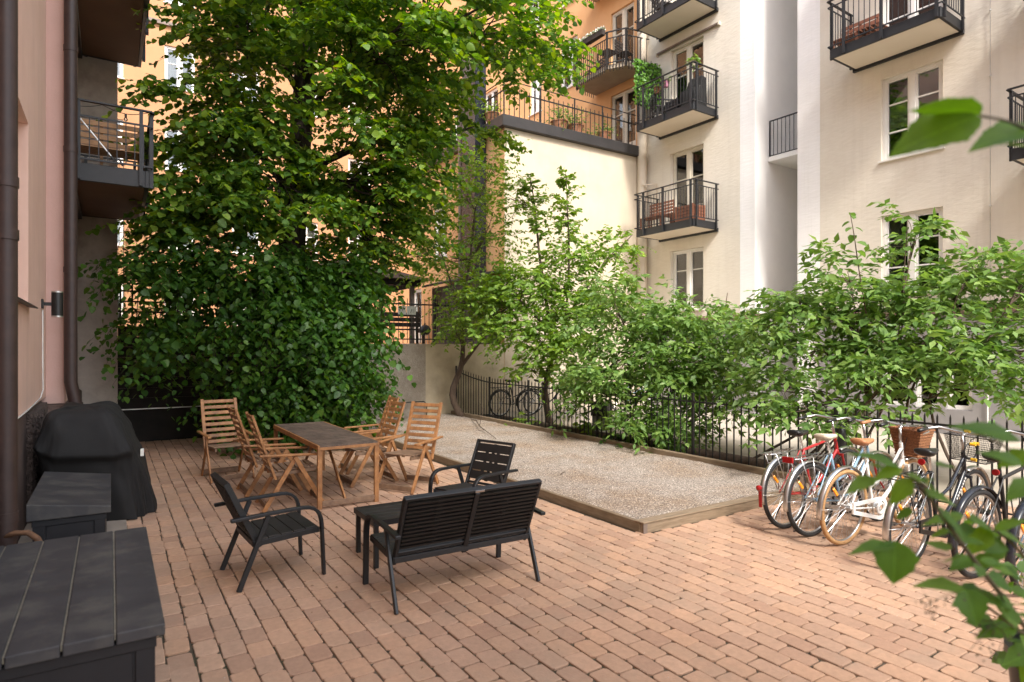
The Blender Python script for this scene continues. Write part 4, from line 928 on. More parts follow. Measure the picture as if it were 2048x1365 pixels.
M['rust'] = surf('rusty_iron', (.10, .05, .025), (.2, .10, .05), 22, .8, bump=.3, bscale=80)
tag(sp.build('rusty_spout', M['rust'], smooth=True), 'rusty curved pipe spout poking out beside the nearest brown downpipe', 'pipe')
lp = MB(); Mx = Matrix.Translation((.60, 3.33, .028)) @ Matrix.Rotation(R(9), 4, 'Z') @ Matrix.Rotation(R(-11), 4, 'X')
lp.box(-.062, -.098, -.03, .062, .098, .0, Mx); tag(lp.build('loose_paver', M['paver'], bevel=.006), 'single loose brick paver tilted up from the paving near the large box', 'paver')
lf = MB(); rr = random.Random(21)
for (x, y) in ((3.4, 3.0),(2.9, 5.9)): pass
br = MB(); A = at(960, 832, 15.0); 
P0, P1, P2 = Vector((6.9, 12.4, .10)), Vector((6.25, 10.9, .16)), Vector((5.85, 9.6, .10))
br.tube([P0, (P0 + P1) / 2 + Vector((.03, 0, .05)), P1, P2], [.009, .012, .011, .006], 6); br.tube([P1, P1 + Vector((.15, .1, .32)), P1 + Vector((.12, .2, .45))], [.007, .005, .003], 5)
br.tube([P1 + Vector((-.1, -.35, -.03)), P1 + Vector((-.32, -.42, -.02))], [.006, .003], 5)
tag(br.build('fallen_branch', M['bark_light'], smooth=True), 'thin fallen branch lying across the gravel below the fence', 'branch')
for i, (x, y, a, l) in enumerate(((4.95, 6.5, .6, .16), (5.4, 8.6, 2.2, .22))):
    s = MB(); s.tube([(x, y, .083), (x + l * .5 * math.cos(a), y + l * .5 * math.sin(a), .09), (x + l * math.cos(a), y + l * math.sin(a), .083)], .006, 5)
    tag(s.build('twig', M['bark_light']), ('short dark twig alone on the near half of the gravel', 'crooked thin twig on the gravel midway along the fence')[i], 'twig')

# ------------------------------------------------------------------ bicycles
def bicycle(label, rear, heading, frame='navy_enamel', tyre='tyre', saddle='black_plastic', guard='chrome', step=True, chain='black_plastic', basket=None, rack='dark_steel', light=None, grips='black_plastic', bar='chrome', lean=0., fork=None, post='chrome', reflect=True, steer=0., marks=False, lock=False, group='bicycles parked against the iron fence', full=True):
    rw = .335; wb = 1.07
    hd = Vector((math.cos(heading), math.sin(heading), 0))
    c = thing('bicycle', (rear[0], rear[1], .002), heading, label, 'bicycle', group); c.rotation_euler = (lean, 0, heading)
    rh, fh = Vector((0, 0, rw)), Vector((wb, 0, rw)); bb = Vector((.44, 0, .285)); st = Vector((.31, 0, .74)); ht, hb = Vector((.87, 0, .84)), Vector((.91, 0, .66))
    fr = M[frame]
    def wheel(h, tyrem):
        w = MB(); n = 18
        for k in range(n * 2):
            a = 2 * math.pi * k / (n * 2); s = 1 if k % 2 else -1; a2 = a + (.5 if (k // 2) % 2 else -.5)
            p = h + Vector((.02 * math.cos(a2), s * .026, .02 * math.sin(a2))); q = h + Vector((.302 * math.cos(a), 0, .302 * math.sin(a)))
            w.tube([p, q], .0014, 4, cap=False)
        w.tube([h + Vector((0, -.05, 0)), h + Vector((0, .05, 0))], .009, 8); w.tube([h + Vector((0, -.03, 0)), h + Vector((0, .03, 0))], .02, 10)
        o = w.build('wheel', M['chrome'], c)
        t = MB(); t.ring(h, (0, 1, 0), .316, .0215, 56, 8); to = t.build('tyre', M[tyrem], o, smooth=True)
        r = MB(); r.ring(h, (0, 1, 0), .2965, .0115, 56, 6, .75); r.build('rim', M['alu'], o, smooth=True)
        if reflect and full:
            q = MB()
            for a in (2.3,): q.box(-.045, -.007, -.013, .045, .007, .013, Matrix.Translation(h + Vector((.2 * math.cos(a), 0, .2 * math.sin(a)))) @ Matrix.Rotation(-a, 4, 'Y'))
            q.build('reflector', M['reflector_orange'], o, bevel=.003)
    wheel(rh, tyre); wheel(fh, tyre)
    b = MB()
    b.tube([bb, st], .015, 10); b.tube([hb, ht], .018, 10)
    if step: b.tube([hb + Vector((0, 0, .02)), Vector((.72, 0, .42)), Vector((.56, 0, .31)), bb], .018, 10); b.tube([ht - Vector((-.01, 0, .05)), Vector((.66, 0, .56)), Vector((.39, 0, .47))], .013, 10)
    else: b.tube([hb + Vector((0, 0, .02)), bb], .018, 10); b.tube([ht - Vector((0, 0, .03)), st - Vector((0, 0, .02))], .014, 10)
    for s in (-1, 1):
        b.tube([bb + Vector((-.03, s * .035, 0)), rh + Vector((0, s * .058, 0))], .009, 8); b.tube([st + Vector((0, s * .02, -.01)), rh + Vector((0, s * .058, 0))], .007, 8)
    o = b.build('frame', fr, c); smooth_by_angle(o, 50)
    b = MB()
    b.tube([hb + Vector((0, 0, .01)), hb + Vector((.01, 0, -.03))], .018, 8)
    for s in (-1, 1): b.tube([hb + Vector((.012, s * .045, -.04)), hb + Vector((.05, s * .05, -.2)), fh + Vector((0, s * .052, 0))], [.011, .010, .008], 8)
    b.bar(hb + Vector((.012, -.055, -.035)), hb + Vector((.012, .055, -.035)), .026, .022)
    o = b.build('fork', M[fork] if fork else fr, c); smooth_by_angle(o, 50)
    b = MB(); sp_ = Vector((.27, 0, .88)); b.tube([st, sp_], .0125, 8); b.build('seat_post', M[post], c)
    b = MB(); n = 12; sec = []   # saddle: lofted teardrop
    prof = [(-.12, .055, .035), (-.105, .078, .05), (-.05, .083, .055), (0, .062, .05), (.06, .034, .042), (.12, .022, .035), (.15, .012, .02)]
    vs = []
    for (x, w, h) in prof:
        for k in range(n):
            a = 2 * math.pi * k / n; vs.append(sp_ + Vector((x, w * math.cos(a), .02 + (h * .55 * math.sin(a) if math.sin(a) > 0 else h * math.sin(a) * .8) + (.012 if x < -.08 else 0))))
    b.add(vs, [(i * n + k, i * n + (k + 1) % n, (i + 1) * n + (k + 1) % n, (i + 1) * n + k) for i in range(len(prof) - 1) for k in range(n)] + [tuple(range(n - 1, -1, -1)), tuple((len(prof) - 1) * n + k for k in range(n))])
    o = b.build('saddle', M[saddle], c, smooth=True); o.modifiers.new('soft', 'SUBSURF').render_levels = 1
    if saddle in ('canvas', 'leather'):
        q = MB()
        for s in (-1, 1): q.tube([sp_ + Vector((-.075 + .018 * math.cos(a * .7), s * .045 + .018 * math.sin(a * .7), -.045 + a * .0016)) for a in range(0, 36)], .0025, 4)
        q.build('springs', M['chrome'], o)
    b = MB(); hz = .985; top = Vector((.845, 0, hz)); b.tube([ht, top], .0125, 8); b.tube([top, top + Vector((.05, 0, .015))], .013, 8)
    Rz = Matrix.Rotation(steer, 3, 'Z'); q0 = top + Vector((.05, 0, .015))
    hbp = [q0 + Rz @ Vector(v) for v in ((-.21, -.27, .0), (-.09, -.26, .015), (-.01, -.2, .03), (.02, -.1, .01), (.02, 0, 0), (.02, .1, .01), (-.01, .2, .03), (-.09, .26, .015), (-.21, .27, .0))]
    b.tube(hbp, .011, 8); o = b.build('handlebar', M[bar], c, smooth=True)
    for s in (0, 1):
        e0, e1 = (hbp[0], hbp[1]) if s == 0 else (hbp[-1], hbp[-2]); g = MB(); g.tube([e0 + (e0 - e1) * .05, e0.lerp(e1, .95)], .0165, 8); g.build('grip', M[grips], o, smooth=True)
        if full: g = MB(); m_ = e0.lerp(e1, 1.0); g.tube([m_ + Vector((.02, 0, -.005)), m_ + Vector((.035, 0, -.03)), m_ + Vector((-.06, 0, -.045))], .005, 5); g.build('brake_lever', M['chrome'], o)
    if full:
        g = MB()
        for e0, y in ((hbp[1], -.018), (hbp[-2], .018)): g.tube([e0 + Vector((.03, 0, -.01)), e0.lerp(q0, .5) + Vector((.09, 0, .015)), q0 + Vector((.07, y, -.06)), ht + Vector((.03, y, -.05)), Vector((.62, y * 1.2, .52))], .0032, 4)
        g.build('brake_cable', M['black_plastic'], c, smooth=True)
    # mudguards
    if guard:
        for h, a0, a1 in ((rh, -1.15, 1.75), (fh, -1.5, .35)):
            g = MB(); n = 26; vs = []
            for i in range(n + 1):
                a = a0 + (a1 - a0) * i / n
                for (y, dr) in ((-.027, .352), (-.018, .364), (0, .368), (.018, .364), (.027, .352)): vs.append(h + Vector((-math.sin(a) * dr, y, math.cos(a) * dr)) if h is rh else h + Vector((math.sin(-a) * dr, y, math.cos(a) * dr)))
            g.add(vs, [(i * 5 + k, i * 5 + k + 1, (i + 1) * 5 + k + 1, (i + 1) * 5 + k) for i in range(n) for k in range(4)])
            for s in (-1, 1):
                aa = a1 - .25 if h is rh else a0 + .2
                e = h + Vector((-math.sin(aa) * .36, s * .027, math.cos(aa) * .36)); g.tube([h + Vector((0, s * .055, 0)), e], .0025, 4)
            o = g.build('mudguard', M[guard], c, smooth=True); md = o.modifiers.new('t', 'SOLIDIFY'); md.thickness = .002
    if rack:
        g = MB(); z = .735
        for s in (-1, 1):
            g.tube([(.24, s * .05, z + .01), (-.1, s * .062, z), (-.26, s * .062, z), (-.285, s * .04, z)], .0055, 6); g.tube([(-.2, s * .062, z), (-.02, s * .066, rw + .03)], .0045, 5); g.tube([(-.03, s * .062, z), (0, s * .066, rw + .03)], .0045, 5)
        g.tube([(-.285, -.04, z), (-.285, .04, z)], .0055, 6)
        for x in (-.2, -.1, 0, .1): g.tube([(x, -.062, z), (x, .062, z)], .004, 5)
        g.build('rack', M[rack], c, smooth=True)
    if light == 'round':
        g = MB(); g.lathe([(.022, 0), (.026, .012), (.026, .03), (.012, .04)], 14, (-.37, 0, .43), Matrix.Rotation(R(-90), 3, 'Y').to_4x4()); g.build('rear_light', M['reflector_red'], c)
        g = MB(); g.box(-.381, -.015, .25, -.375, .015, .4); g.build('rear_reflector', M['reflector_red'], c)
    if light == 'square':
        g = MB(); g.box(-.31, -.055, .70, -.292, .055, .755); g.build('rear_reflector', M['reflector_red'], c, bevel=.004)
    if light == 'bar':
        g = MB(); g.box(-.31, -.06, .705, -.293, .06, .74); g.build('rear_reflector', M['reflector_red'], c, bevel=.004)
    if light in ('saddle', 'disc'):
        g = MB(); g.lathe([(.018, 0), (.026, .006), (.026, .02)], 14, sp_ + Vector((-.10 if light == 'saddle' else -.02, 0, -.055 if light == 'saddle' else -.10)), Matrix.Rotation(R(-90), 3, 'Y').to_4x4()); g.build('rear_light', M['reflector_red'], c)
    # drive: crank, pedals, guard
    g = MB(); g.ring(bb + Vector((0, -.05, 0)), (0, 1, 0), .085, .006, 30, 6); g.tube([bb + Vector((0, -.07, 0)), bb + Vector((0, .07, 0))], .012, 8)
    ca = -1.0; e = Vector((.165 * math.cos(ca), 0, .165 * math.sin(ca)))
    g.tube([bb + Vector((0, -.065, 0)), bb + e + Vector((0, -.07, 0))], .009, 6); g.tube([bb + Vector((0, .065, 0)), bb - e + Vector((0, .07, 0))], .009, 6); g.build('crank', M['chrome'], c)
    for s, v in ((-1, e), (1, -e)): g = MB(); p = bb + v + Vector((0, s * .115, 0)); g.box(p.x - .045, p.y - .045, p.z - .011, p.x + .045, p.y + .04, p.z + .011); g.build('pedal', M['black_plastic'], c, bevel=.004)
    if chain:
        g = MB(); y = -.062; R0, R1 = .105, .05; pts = [(bb.x + R0 * math.sin(a), bb.z + R0 * math.cos(a)) for a in [k * math.pi / 10 for k in range(11)]]
        inner = [(bb.x + (R0 - .035) * math.sin(a), bb.z + (R0 - .035) * math.cos(a)) for a in [k * math.pi / 10 for k in range(11)]]
        L1 = [(rh.x + .02, rh.z + R1)] + pts + [(rh.x + .02, rh.z - R1)]; L2 = [(rh.x + .05, rh.z + R1 - .03)] + inner + [(rh.x + .05, rh.z - R1 + .03)]
        n = len(L1); vs = [(x, y, z) for x, z in L1] + [(x, y, z) for x, z in L2]; vs += [(x, y - .014, z) for x, _, z in vs]
        fs = []
        for i in range(n):
            j = (i + 1) % n; fs += [(i, n + i, n + j, j), (2 * n + i, 2 * n + j, 3 * n + j, 3 * n + i), (i, j, 2 * n + j, 2 * n + i), (n + j, n + i, 3 * n + i, 3 * n + j)]
        g.add(vs, fs); g.ring(bb + Vector((0, -.074, 0)), (0, 1, 0), .045, .012, 24, 6); g.build('chain_guard', M[chain], c)
    g = MB(); g.tube([(.1, .06, .3), (.0, .16, .012), (-.02, .18, .008)], .007, 6); g.build('kickstand', M['dark_steel'], c)
    if basket:
        k0 = MB(); x0, x1, y1, z0, z1 = (.93, 1.17, .145, .71, .96) if basket == 'wicker' else (.93, 1.2, .18, .75, .97)
        t0, t1 = .045, 0
        bx = lambda f: [(x0 + t0 * (1 - f), -y1 + t0 * (1 - f)), (x1 - t0 * (1 - f), -y1 + t0 * (1 - f)), (x1 - t0 * (1 - f), y1 - t0 * (1 - f)), (x0 + t0 * (1 - f), y1 - t0 * (1 - f))]
        if basket == 'wicker':
            lo, hi = bx(0), bx(1); n = 4
            vs = [(x, y, z0) for x, y in lo] + [(x, y, z1) for x, y in hi] + [(x + (.008 if x < 1.05 else -.008), y + (.008 if y < 0 else -.008), z0 + .01) for x, y in lo] + [(x + (.01 if x < 1.05 else -.01), y + (.01 if y < 0 else -.01), z1) for x, y in hi]
            k0.add(vs, [(0, 1, 5, 4), (1, 2, 6, 5), (2, 3, 7, 6), (3, 0, 4, 7), (3, 2, 1, 0), (9, 8, 12, 13), (10, 9, 13, 14), (11, 10, 14, 15), (8, 11, 15, 12), (8, 9, 10, 11), (4, 5, 13, 12), (5, 6, 14, 13), (6, 7, 15, 14), (7, 4, 12, 15)])
            for f in [i / 9 for i in range(10)]:
                P_ = [(x, y, z0 + (z1 - z0) * f) for x, y in bx(f)]; k0.tube(P_, .0065 if 0 < f < 1 else .011, 5, closed=True)
            k0.build('basket', M['wicker'], c, smooth=False)
        else:
            for f in [i / 12 for i in range(13)]:
                P_ = [(x, y, z0 + (z1 - z0) * f) for x, y in bx(f)]; k0.tube(P_, .0012 if 0 < f < 1 else .0045, 4, closed=True)
            for (p, q, P2, Q2, nn) in [(bx(0)[i], bx(0)[(i + 1) % 4], bx(1)[i], bx(1)[(i + 1) % 4], 28 if i % 2 else 22) for i in range(4)]:
                for i in range(nn):
                    t_ = i / nn; k0.tube([(p[0] + (q[0] - p[0]) * t_, p[1] + (q[1] - p[1]) * t_, z0), (P2[0] + (Q2[0] - P2[0]) * t_, P2[1] + (Q2[1] - P2[1]) * t_, z1)], .0012, 3, cap=False)
            for i in range(14): yy = -y1 + t0 + (2 * y1 - 2 * t0) * i / 13; k0.tube([(x0 + t0, yy, z0), (x1 - t0, yy, z0)], .0015, 3)
            k0.build('basket', M['black_plastic'], c)
    if marks:
        g = MB(); a, e2 = Vector((.90, 0, .62)), Vector((.74, 0, .44))
        for i in range(8): p = a.lerp(e2, i / 8); q = a.lerp(e2, (i + .62) / 8); g.bar(p + Vector((0, -.0185, 0)), q + Vector((0, -.0185, 0)), .003, .016); 
        g.build('frame_lettering', M['white_enamel'], c)
    if lock:
        g = MB(); g.ring((.86, -.06, .86), (.3, 1, 0), .07, .007, 24, 6); o = g.build('cable_lock', M['black_plastic'], c, smooth=True)
        g = MB(); 
        for (x, y, z) in ((.84, -.085, .925), (.9, -.085, .925), (.865, -.085, .79), (.84, -.04, 1.03)): g.tube([(x, y - .02, z), (x, y + .02, z)], .014, 8)
        g.build('lock_cap', M['yellow'], o)
    return c
bicycle('red bicycle with round rear lamp and chrome rack, first beside the gravel box', (5.49, 3.61), R(-1), frame='red_enamel', guard='chrome', rack='chrome', light='round', saddle='black_plastic', lean=R(-3), chain=None, step=False)
bicycle('pale blue and red bicycle with sprung cream saddle and wide red rear reflector', (5.45, 3.33), R(-4), frame='blue_enamel', guard='chrome', rack='chrome', light='square', saddle='canvas', lean=R(-2), fork='red_enamel', chain='alu')
bicycle('white step-through bicycle with tan tyres, brown saddle and wicker basket', (5.45, 3.04), R(-3), frame='white_enamel', tyre='tan_tyre', guard='chrome', rack=None, saddle='leather', chain='white_enamel', basket='wicker', grips='leather', lean=R(2), light=None)
bicycle('dark navy bicycle with black mesh basket and yellow-capped cable lock', (5.33, 2.45), R(-1), frame='navy_enamel', guard='chrome', rack='dark_steel', light='saddle', saddle='black_plastic', basket='mesh', marks=True, lock=True, lean=R(2), grips='black_plastic')
bicycle('black bicycle with black mudguards and slim saddle, second from the row end', (5.52, 2.06), R(-5), frame='black_plastic', guard='navy_enamel', rack=None, light='disc', saddle='black_plastic', post='dark_steel', step=False, lean=R(2), chain=None)
bicycle('steel blue bicycle half out of frame at the right end of the row', (5.46, 1.72), R(0), frame='steelblue', guard='navy_enamel', rack='dark_steel', light=None, saddle='black_plastic', lean=R(2), step=False, fork='red_enamel')
bgl = ['black bicycle leaning by the pale wall beyond the fence, leftmost there', 'second black bicycle beyond the fence, overlapping the leftmost one there', 'grey bicycle behind the forked young tree beyond the fence', 'blue bicycle farthest right of those beyond the fence, near the bin']
for k, (x, y, a, f) in enumerate(((8.25, 13.35, 4, 'black_plastic'), (8.95, 13.1, -8, 'navy_enamel'), (10.3, 13.0, 10, 'alu'), (11.6, 12.6, -5, 'blue_enamel'))):
    bicycle(bgl[k], (x, y), R(a), frame=f, lean=R(3), guard='dark_steel', rack='dark_steel', group='bicycles parked beyond the fence', reflect=False, full=False, chain=None)
bi = thing('litter_bin', (8.75, 10.05, 0), R(20), 'small dark square litter bin beyond the fence', 'bin')
b = MB(); b.prism([(-.15, -.15), (.15, -.15), (.15, .15), (-.15, .15)], 0, .56); b.build('body', M['grey_plinth'], bi, bevel=.01)
b = MB(); b.box(-.17, -.17, .562, .17, .17, .60); b.box(-.17, -.17, .3, -.152, .17, .56); b.box(-.15, -.17, .02, .17, -.152, .56); b.build('rim', M['black_plastic'], bi, bevel=.006)
# dark posts of the bicycle shelter edge by the fence
for k, (x, y, l) in enumerate(((7.12, 4.0, 'black steel bollard standing behind the brown saddle of the white bicycle'), (7.12, 3.12, 'black steel bollard behind the black saddle of the navy bicycle'))):
    b = MB(); b.lathe([(.055, 0), (.055, .70), (.058, .71), (.061, .77), (.047, .84), (.015, .86)], 16, (x, y, 0)); o = b.build('bollard', M['black_plastic']); smooth_by_angle(o, 50); tag(o, l, 'bollard')
# ------------------------------------------------------------------ foliage
def unit(v): return v / np.maximum(np.linalg.norm(v, axis=-1, keepdims=True), 1e-9)
UP = np.array([0., 0, 1])
T_BROAD = (np.array([[0, 0, 0], [.48, 0, 1], [1, 0, 0], [.08, .40, 0], [.45, .5, 0], [.80, .27, 0], [.08, -.40, 0], [.45, -.5, 0], [.80, -.27, 0]]),
           [(0, 1, 4, 3), (1, 2, 5, 4), (1, 0, 6, 7), (2, 1, 7, 8)])
T_SLIM = (np.array([[0, 0, 0], [.5, 0, 1], [1, 0, 0], [.42, .5, 0], [.42, -.5, 0]]), [(0, 1, 3), (1, 2, 3), (1, 0, 4), (2, 1, 4)])
class Leaves:
    def __init__(s): s.P, s.D, s.N, s.L, s.W = [], [], [], [], []
    def add(s, P, D, Nn, L, W):
        s.P.append(P); s.D.append(D); s.N.append(Nn); s.L.append(L); s.W.append(W)
    def build(s, name, mat, parent=None, tmpl=T_BROAD, fold=.22, curl=.12, smooth=True):
        P, D, Nn = np.concatenate(s.P), unit(np.concatenate(s.D)), np.concatenate(s.N); L, W = np.concatenate(s.L), np.concatenate(s.W)
        S = unit(np.cross(Nn, D)); Z = np.cross(D, S); tv, tf = tmpl; n = len(P); k = len(tv)
        u, v = tv[:, 0], tv[:, 1]
        h = fold * np.abs(v) - curl * u * u
        V = P[:, None] + D[:, None] * (u[None, :, None] * L[:, None, None]) + S[:, None] * (v[None, :, None] * W[:, None, None]) + Z[:, None] * (h[None, :, None] * W[:, None, None])
        m = len(tf[0]); F = (np.array(tf)[None] + (np.arange(n) * k)[:, None, None]).reshape(-1, m)
        me = bpy.data.meshes.new(name); me.vertices.add(n * k); me.vertices.foreach_set('co', V.astype(np.float32).ravel())
        me.loops.add(F.size); me.loops.foreach_set('vertex_index', F.astype(np.int32).ravel()); me.polygons.add(len(F))
        me.polygons.foreach_set('loop_start', np.arange(0, F.size, m, dtype=np.int32))
        me.polygons.foreach_set('use_smooth', np.ones(len(F), dtype=bool)); me.update(); me.validate(); me.materials.append(mat)
        o = bpy.data.objects.new(name, me); COL.objects.link(o); o.parent = parent
        if parent is not None: o.matrix_parent_inverse = Matrix.Translation(parent.location).inverted()
        return o

def sprays(lv, tw, p, d, L, droop, n, ls, hang=.3, flat=.35, ratio=.85, jit=.3, twr=.004, compound=0, tw_every=1):
    """leafy twigs: p base, d direction, L length (arrays); n leaf nodes; ls leaf length"""
    S = len(p); t = np.linspace(.12, 1, n)[None, :, None]
    Q = p[:, None] + d[:, None] * (L[:, None, None] * t); Q[..., 2] -= (droop * L)[:, None] * t[..., 0] ** 2
    T = np.repeat(d[:, None], n, 1).copy(); T[..., 2] -= 2 * droop[:, None] * t[..., 0]; T = unit(T)
    side = unit(np.cross(T, UP) + 1e-4); sg = np.where(np.arange(n) % 2 == 0, 1., -1.)[None, :, None]
    def leafset(Q, D, size):
        Nn = unit(UP + rng.normal(0, flat, D.shape) - .25 * D * 0); D = unit(D + rng.normal(0, jit, D.shape) + np.array([0, 0, -hang]))
        Nn = unit(Nn - D * np.sum(Nn * D, -1, keepdims=True)); sz = size * rng.uniform(.48, 1.25, D.shape[:-1])
        lv.add(Q.reshape(-1, 3), D.reshape(-1, 3), Nn.reshape(-1, 3), sz.ravel(), (sz * ratio * rng.uniform(.85, 1.1, sz.shape)).ravel())
    if not compound:
        leafset(Q, .55 * T + sg * side, ls)
    else:
        for s in (1, -1):
            Rd = unit(.55 * T + s * side + rng.normal(0, .25, T.shape) + np.array([0, 0, .0])); rl = ls * 2.0
            R2 = unit(np.cross(Rd, UP) + 1e-4)
            for f, e in ((.42, 1), (.42, -1), (.8, 1), (.8, -1), (1, 0))[:compound]:
                q = Q + Rd * (rl * f); q[..., 2] -= rl * .22 * f * f
                leafset(q, (Rd * (.5 if e else 1) + R2 * e * .8), ls)
    if tw is not None:
        for i in range(0, S, tw_every):
            a = Vector(p[i]); m = Vector(Q[i, n // 2]); e = Vector(Q[i, -1]); tw.tube([a, m, e], [twr, twr * .8, twr * .4], 3, cap=False)
    return Q

def blob(c, r, n, shell=.55, zlo=None):
    """points in an ellipsoid, thicker towards the outside; returns points and outward directions"""
    v = unit(rng.normal(size=(n, 3))); rad = rng.random(n) ** shell
    return np.array(c) + v * rad[:, None] * np.array(r), v

def limb(tw, pts, r0, r1, n=8):
    P = [Vector(p) for p in pts]; q = []
    # smooth polyline
    for i in range(len(P) - 1):
        for k in range(4):
            t = k / 4; p0, p1, p2, p3 = P[max(i - 1, 0)], P[i], P[i + 1], P[min(i + 2, len(P) - 1)]
            q.append(.5 * ((2 * p1) + (p2 - p0) * t + (2 * p0 - 5 * p1 + 4 * p2 - p3) * t * t + (3 * p1 - p0 - 3 * p2 + p3) * t ** 3))
    q.append(P[-1]); m = len(q) - 1
    tw.tube(q, [r0 + (r1 - r0) * (i / m) ** .8 for i in range(m + 1)], n)
    return q

# --- the big lime
TB = Vector((2.95, 12.15, 0))
lt = thing('lime_tree', TB, 0, 'big dark lime tree with branches hanging low over the black board wall', 'tree')
tk = MB()
pth = limb(tk, [TB + Vector((0, 0, -.05)), TB + Vector((.0, -.02, 1.2)), TB + Vector((-.1, -.02, 3)), TB + Vector((.02, 0, 5)), TB + Vector((.16, 0, 7)), TB + Vector((.1, .1, 9.5)), TB + Vector((.2, .1, 12.5))], .36, .12, 16)
tk2 = MB(); lvs = Leaves(); tw = MB()
CL = [ # centre, radii, twigs, droop, length, leaf
    ((5.0, 10.3, 7.55), (2.3, 1.9, 1.7), 380, .35, .85, .105),
    ((3.7, 10.0, 6.7), (1.7, 1.5, 1.2), 190, .4, .85, .105),
    ((2.6, 10.8, 8.2), (1.6, 1.6, 1.5), 230, .35, .8, .105),
    ((2.0, 11.7, 7.2), (1.2, 1.2, 1.5), 260, .45, .8, .105),
    ((6.5, 10.6, 8.0), (1.3, 1.4, 1.3), 130, .35, .8, .10),
    ((3.8, 10.8, 5.4), (1.5, 1.1, .8), 150, .35, .85, .10),
    ((5.6, 11.2, 6.0), (1.3, 1.2, .8), 110, .4, .8, .10),
    ((1.65, 11.6, 5.35), (1.2, 1.0, 1.0), 235, .5, .8, .11),
    ((2.4, 11.0, 4.4), (1.6, 1.0, .75), 190, .5, .8, .105),
    ((4.4, 11.9, 4.2), (1.4, 1.0, .7), 95, .45, .8, .095),
    ((3.7, 11.0, 4.6), (1.2, .9, .6), 100, .45, .75, .10), ((4.7, 11.4, 4.8), (.9, .8, .7), 80, .45, .75, .10), ((4.3, 11.6, 3.7), (.8, .7, .4), 55, .45, .65, .10),
    ((1.3, 11.5, 4.1), (.9, .9, .8), 150, .5, .75, .11),
    ((3.3, 12.5, 10.8), (2.5, 2.6, 2.0), 300, .35, .9, .11),
    ((5.2, 11.8, 10.4), (2.4, 2.4, 1.6), 190, .35, .9, .11),
]
for (c, r, n, dr, Ln, ls) in CL:
    m_ = max(5, int(n * .17)); k_ = 10
    pc, v = blob(c, r, m_, .45)
    off = np.abs(pc[:, 0] * TB.y - pc[:, 1] * TB.x) / TB.length; keep = (off > .42) | (pc[:, 1] > TB.y) | (rng.random(m_) < .3)   # the bole stays open to the yard
    pc, v = pc[keep], v[keep]; m_ = len(pc); n = m_ * k_
    o_ = v.copy(); o_[:, 2] = .0; o_ = unit(o_ + rng.normal(0, .35, o_.shape) * np.array([1, 1, 0]))
    ang = rng.uniform(-1.15, 1.15, (m_, k_)); ca, sa = np.cos(ang), np.sin(ang)
    d = np.stack([o_[:, None, 0] * ca - o_[:, None, 1] * sa, o_[:, None, 0] * sa + o_[:, None, 1] * ca, rng.normal(.02, .12, (m_, k_))], -1).reshape(-1, 3); d = unit(d)
    p = (pc[:, None] - o_[:, None] * rng.uniform(-.15, .4, (m_, k_, 1)) + rng.normal(0, .07, (m_, k_, 3))).reshape(-1, 3)
    sprays(lvs, tw, p, d, Ln * rng.uniform(.6, 1.25, n), (dr * .9) * rng.uniform(.6, 1.3, n), 12, ls * 1.16, hang=.35, flat=.36, jit=.28, tw_every=2)
    C = Vector(c); base = min(pth, key=lambda q: abs(q.z - (C.z - .9 if C.z > 4.6 else C.z + .6)))
    m = (base + C) / 2 + Vector((0, 0, .25)); limb(tk2, [base, m, C, C + (C - base).normalized() * .5 * r[0]], .075 if C.z > 5 else .05, .015, 7)
    for i in rng.choice(n, min(n, 16), False): limb(tk2, [m.lerp(C, rng.random()), (C + Vector(p[i])) / 2 + Vector((0, 0, .12)), Vector(p[i])], .018, .005, 5)
# low skirt of big leaves, coloured darker to stand for the tree's shade
SK = [((.85, 11.5, 3.1), (.85, .6, .45), 170, .6, .7), ((2.0, 11.3, 3.1), (1.0, .7, .55), 250, .6, .75), ((3.05, 11.4, 2.95), (.95, .7, .55), 220, .6, .75), ((3.75, 11.6, 3.0), (.75, .6, .40), 130, .6, .65), ((2.6, 11.4, 2.6), (1.2, .5, .3), 120, .7, .65), ((.75, 11.6, 2.2), (.55, .4, .25), 55, 1.0, .65), ((1.0, 11.7, 1.55), (.5, .3, .2), 26, 1.1, .6),
      ((2.6, 10.8, 2.15), (1.1, .55, .55), 180, .8, .75), ((3.45, 11.1, 1.95), (.75, .6, .6), 120, .75, .7), ((1.35, 11.1, 2.05), (.85, .45, .25), 70, 1.0, .7),
      ((2.85, 10.7, 1.25), (1.0, .45, .5), 165, .85, .7), ((3.6, 11.2, 1.1), (.6, .5, .5), 80, .8, .6), ((2.4, 10.9, .6), (.9, .4, .4), 85, .6, .5), ((3.3, 11.0, .45), (.6, .45, .35), 60, .5, .45), ((1.9, 11.6, 1.0), (.55, .35, .45), 50, .8, .6)]
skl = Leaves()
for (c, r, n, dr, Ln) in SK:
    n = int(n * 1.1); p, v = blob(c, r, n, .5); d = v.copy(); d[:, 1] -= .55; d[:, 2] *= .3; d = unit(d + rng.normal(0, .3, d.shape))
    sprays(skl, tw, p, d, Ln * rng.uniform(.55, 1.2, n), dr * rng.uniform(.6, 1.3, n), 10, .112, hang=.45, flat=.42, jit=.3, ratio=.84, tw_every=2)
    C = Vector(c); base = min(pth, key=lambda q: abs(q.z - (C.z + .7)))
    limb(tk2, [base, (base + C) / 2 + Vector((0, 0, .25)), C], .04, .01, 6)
tk.v and tk.build('trunk', M['bark'], lt).__setattr__('matrix_parent_inverse', Matrix.Translation(TB).inverted())
def wpart(b, name, mat, parent, smooth=True):
    o = b.build(name, mat, parent, smooth=smooth); o.matrix_parent_inverse = Matrix.Translation(parent.location).inverted(); return o
wpart(tk2, 'limbs', M['bark'], lt); wpart(tw, 'twigs', M['bark'], lt)
lvs.build('crown', M['lime_leaf'], lt); skl.build('crown_skirt', M['under_leaf'], lt)

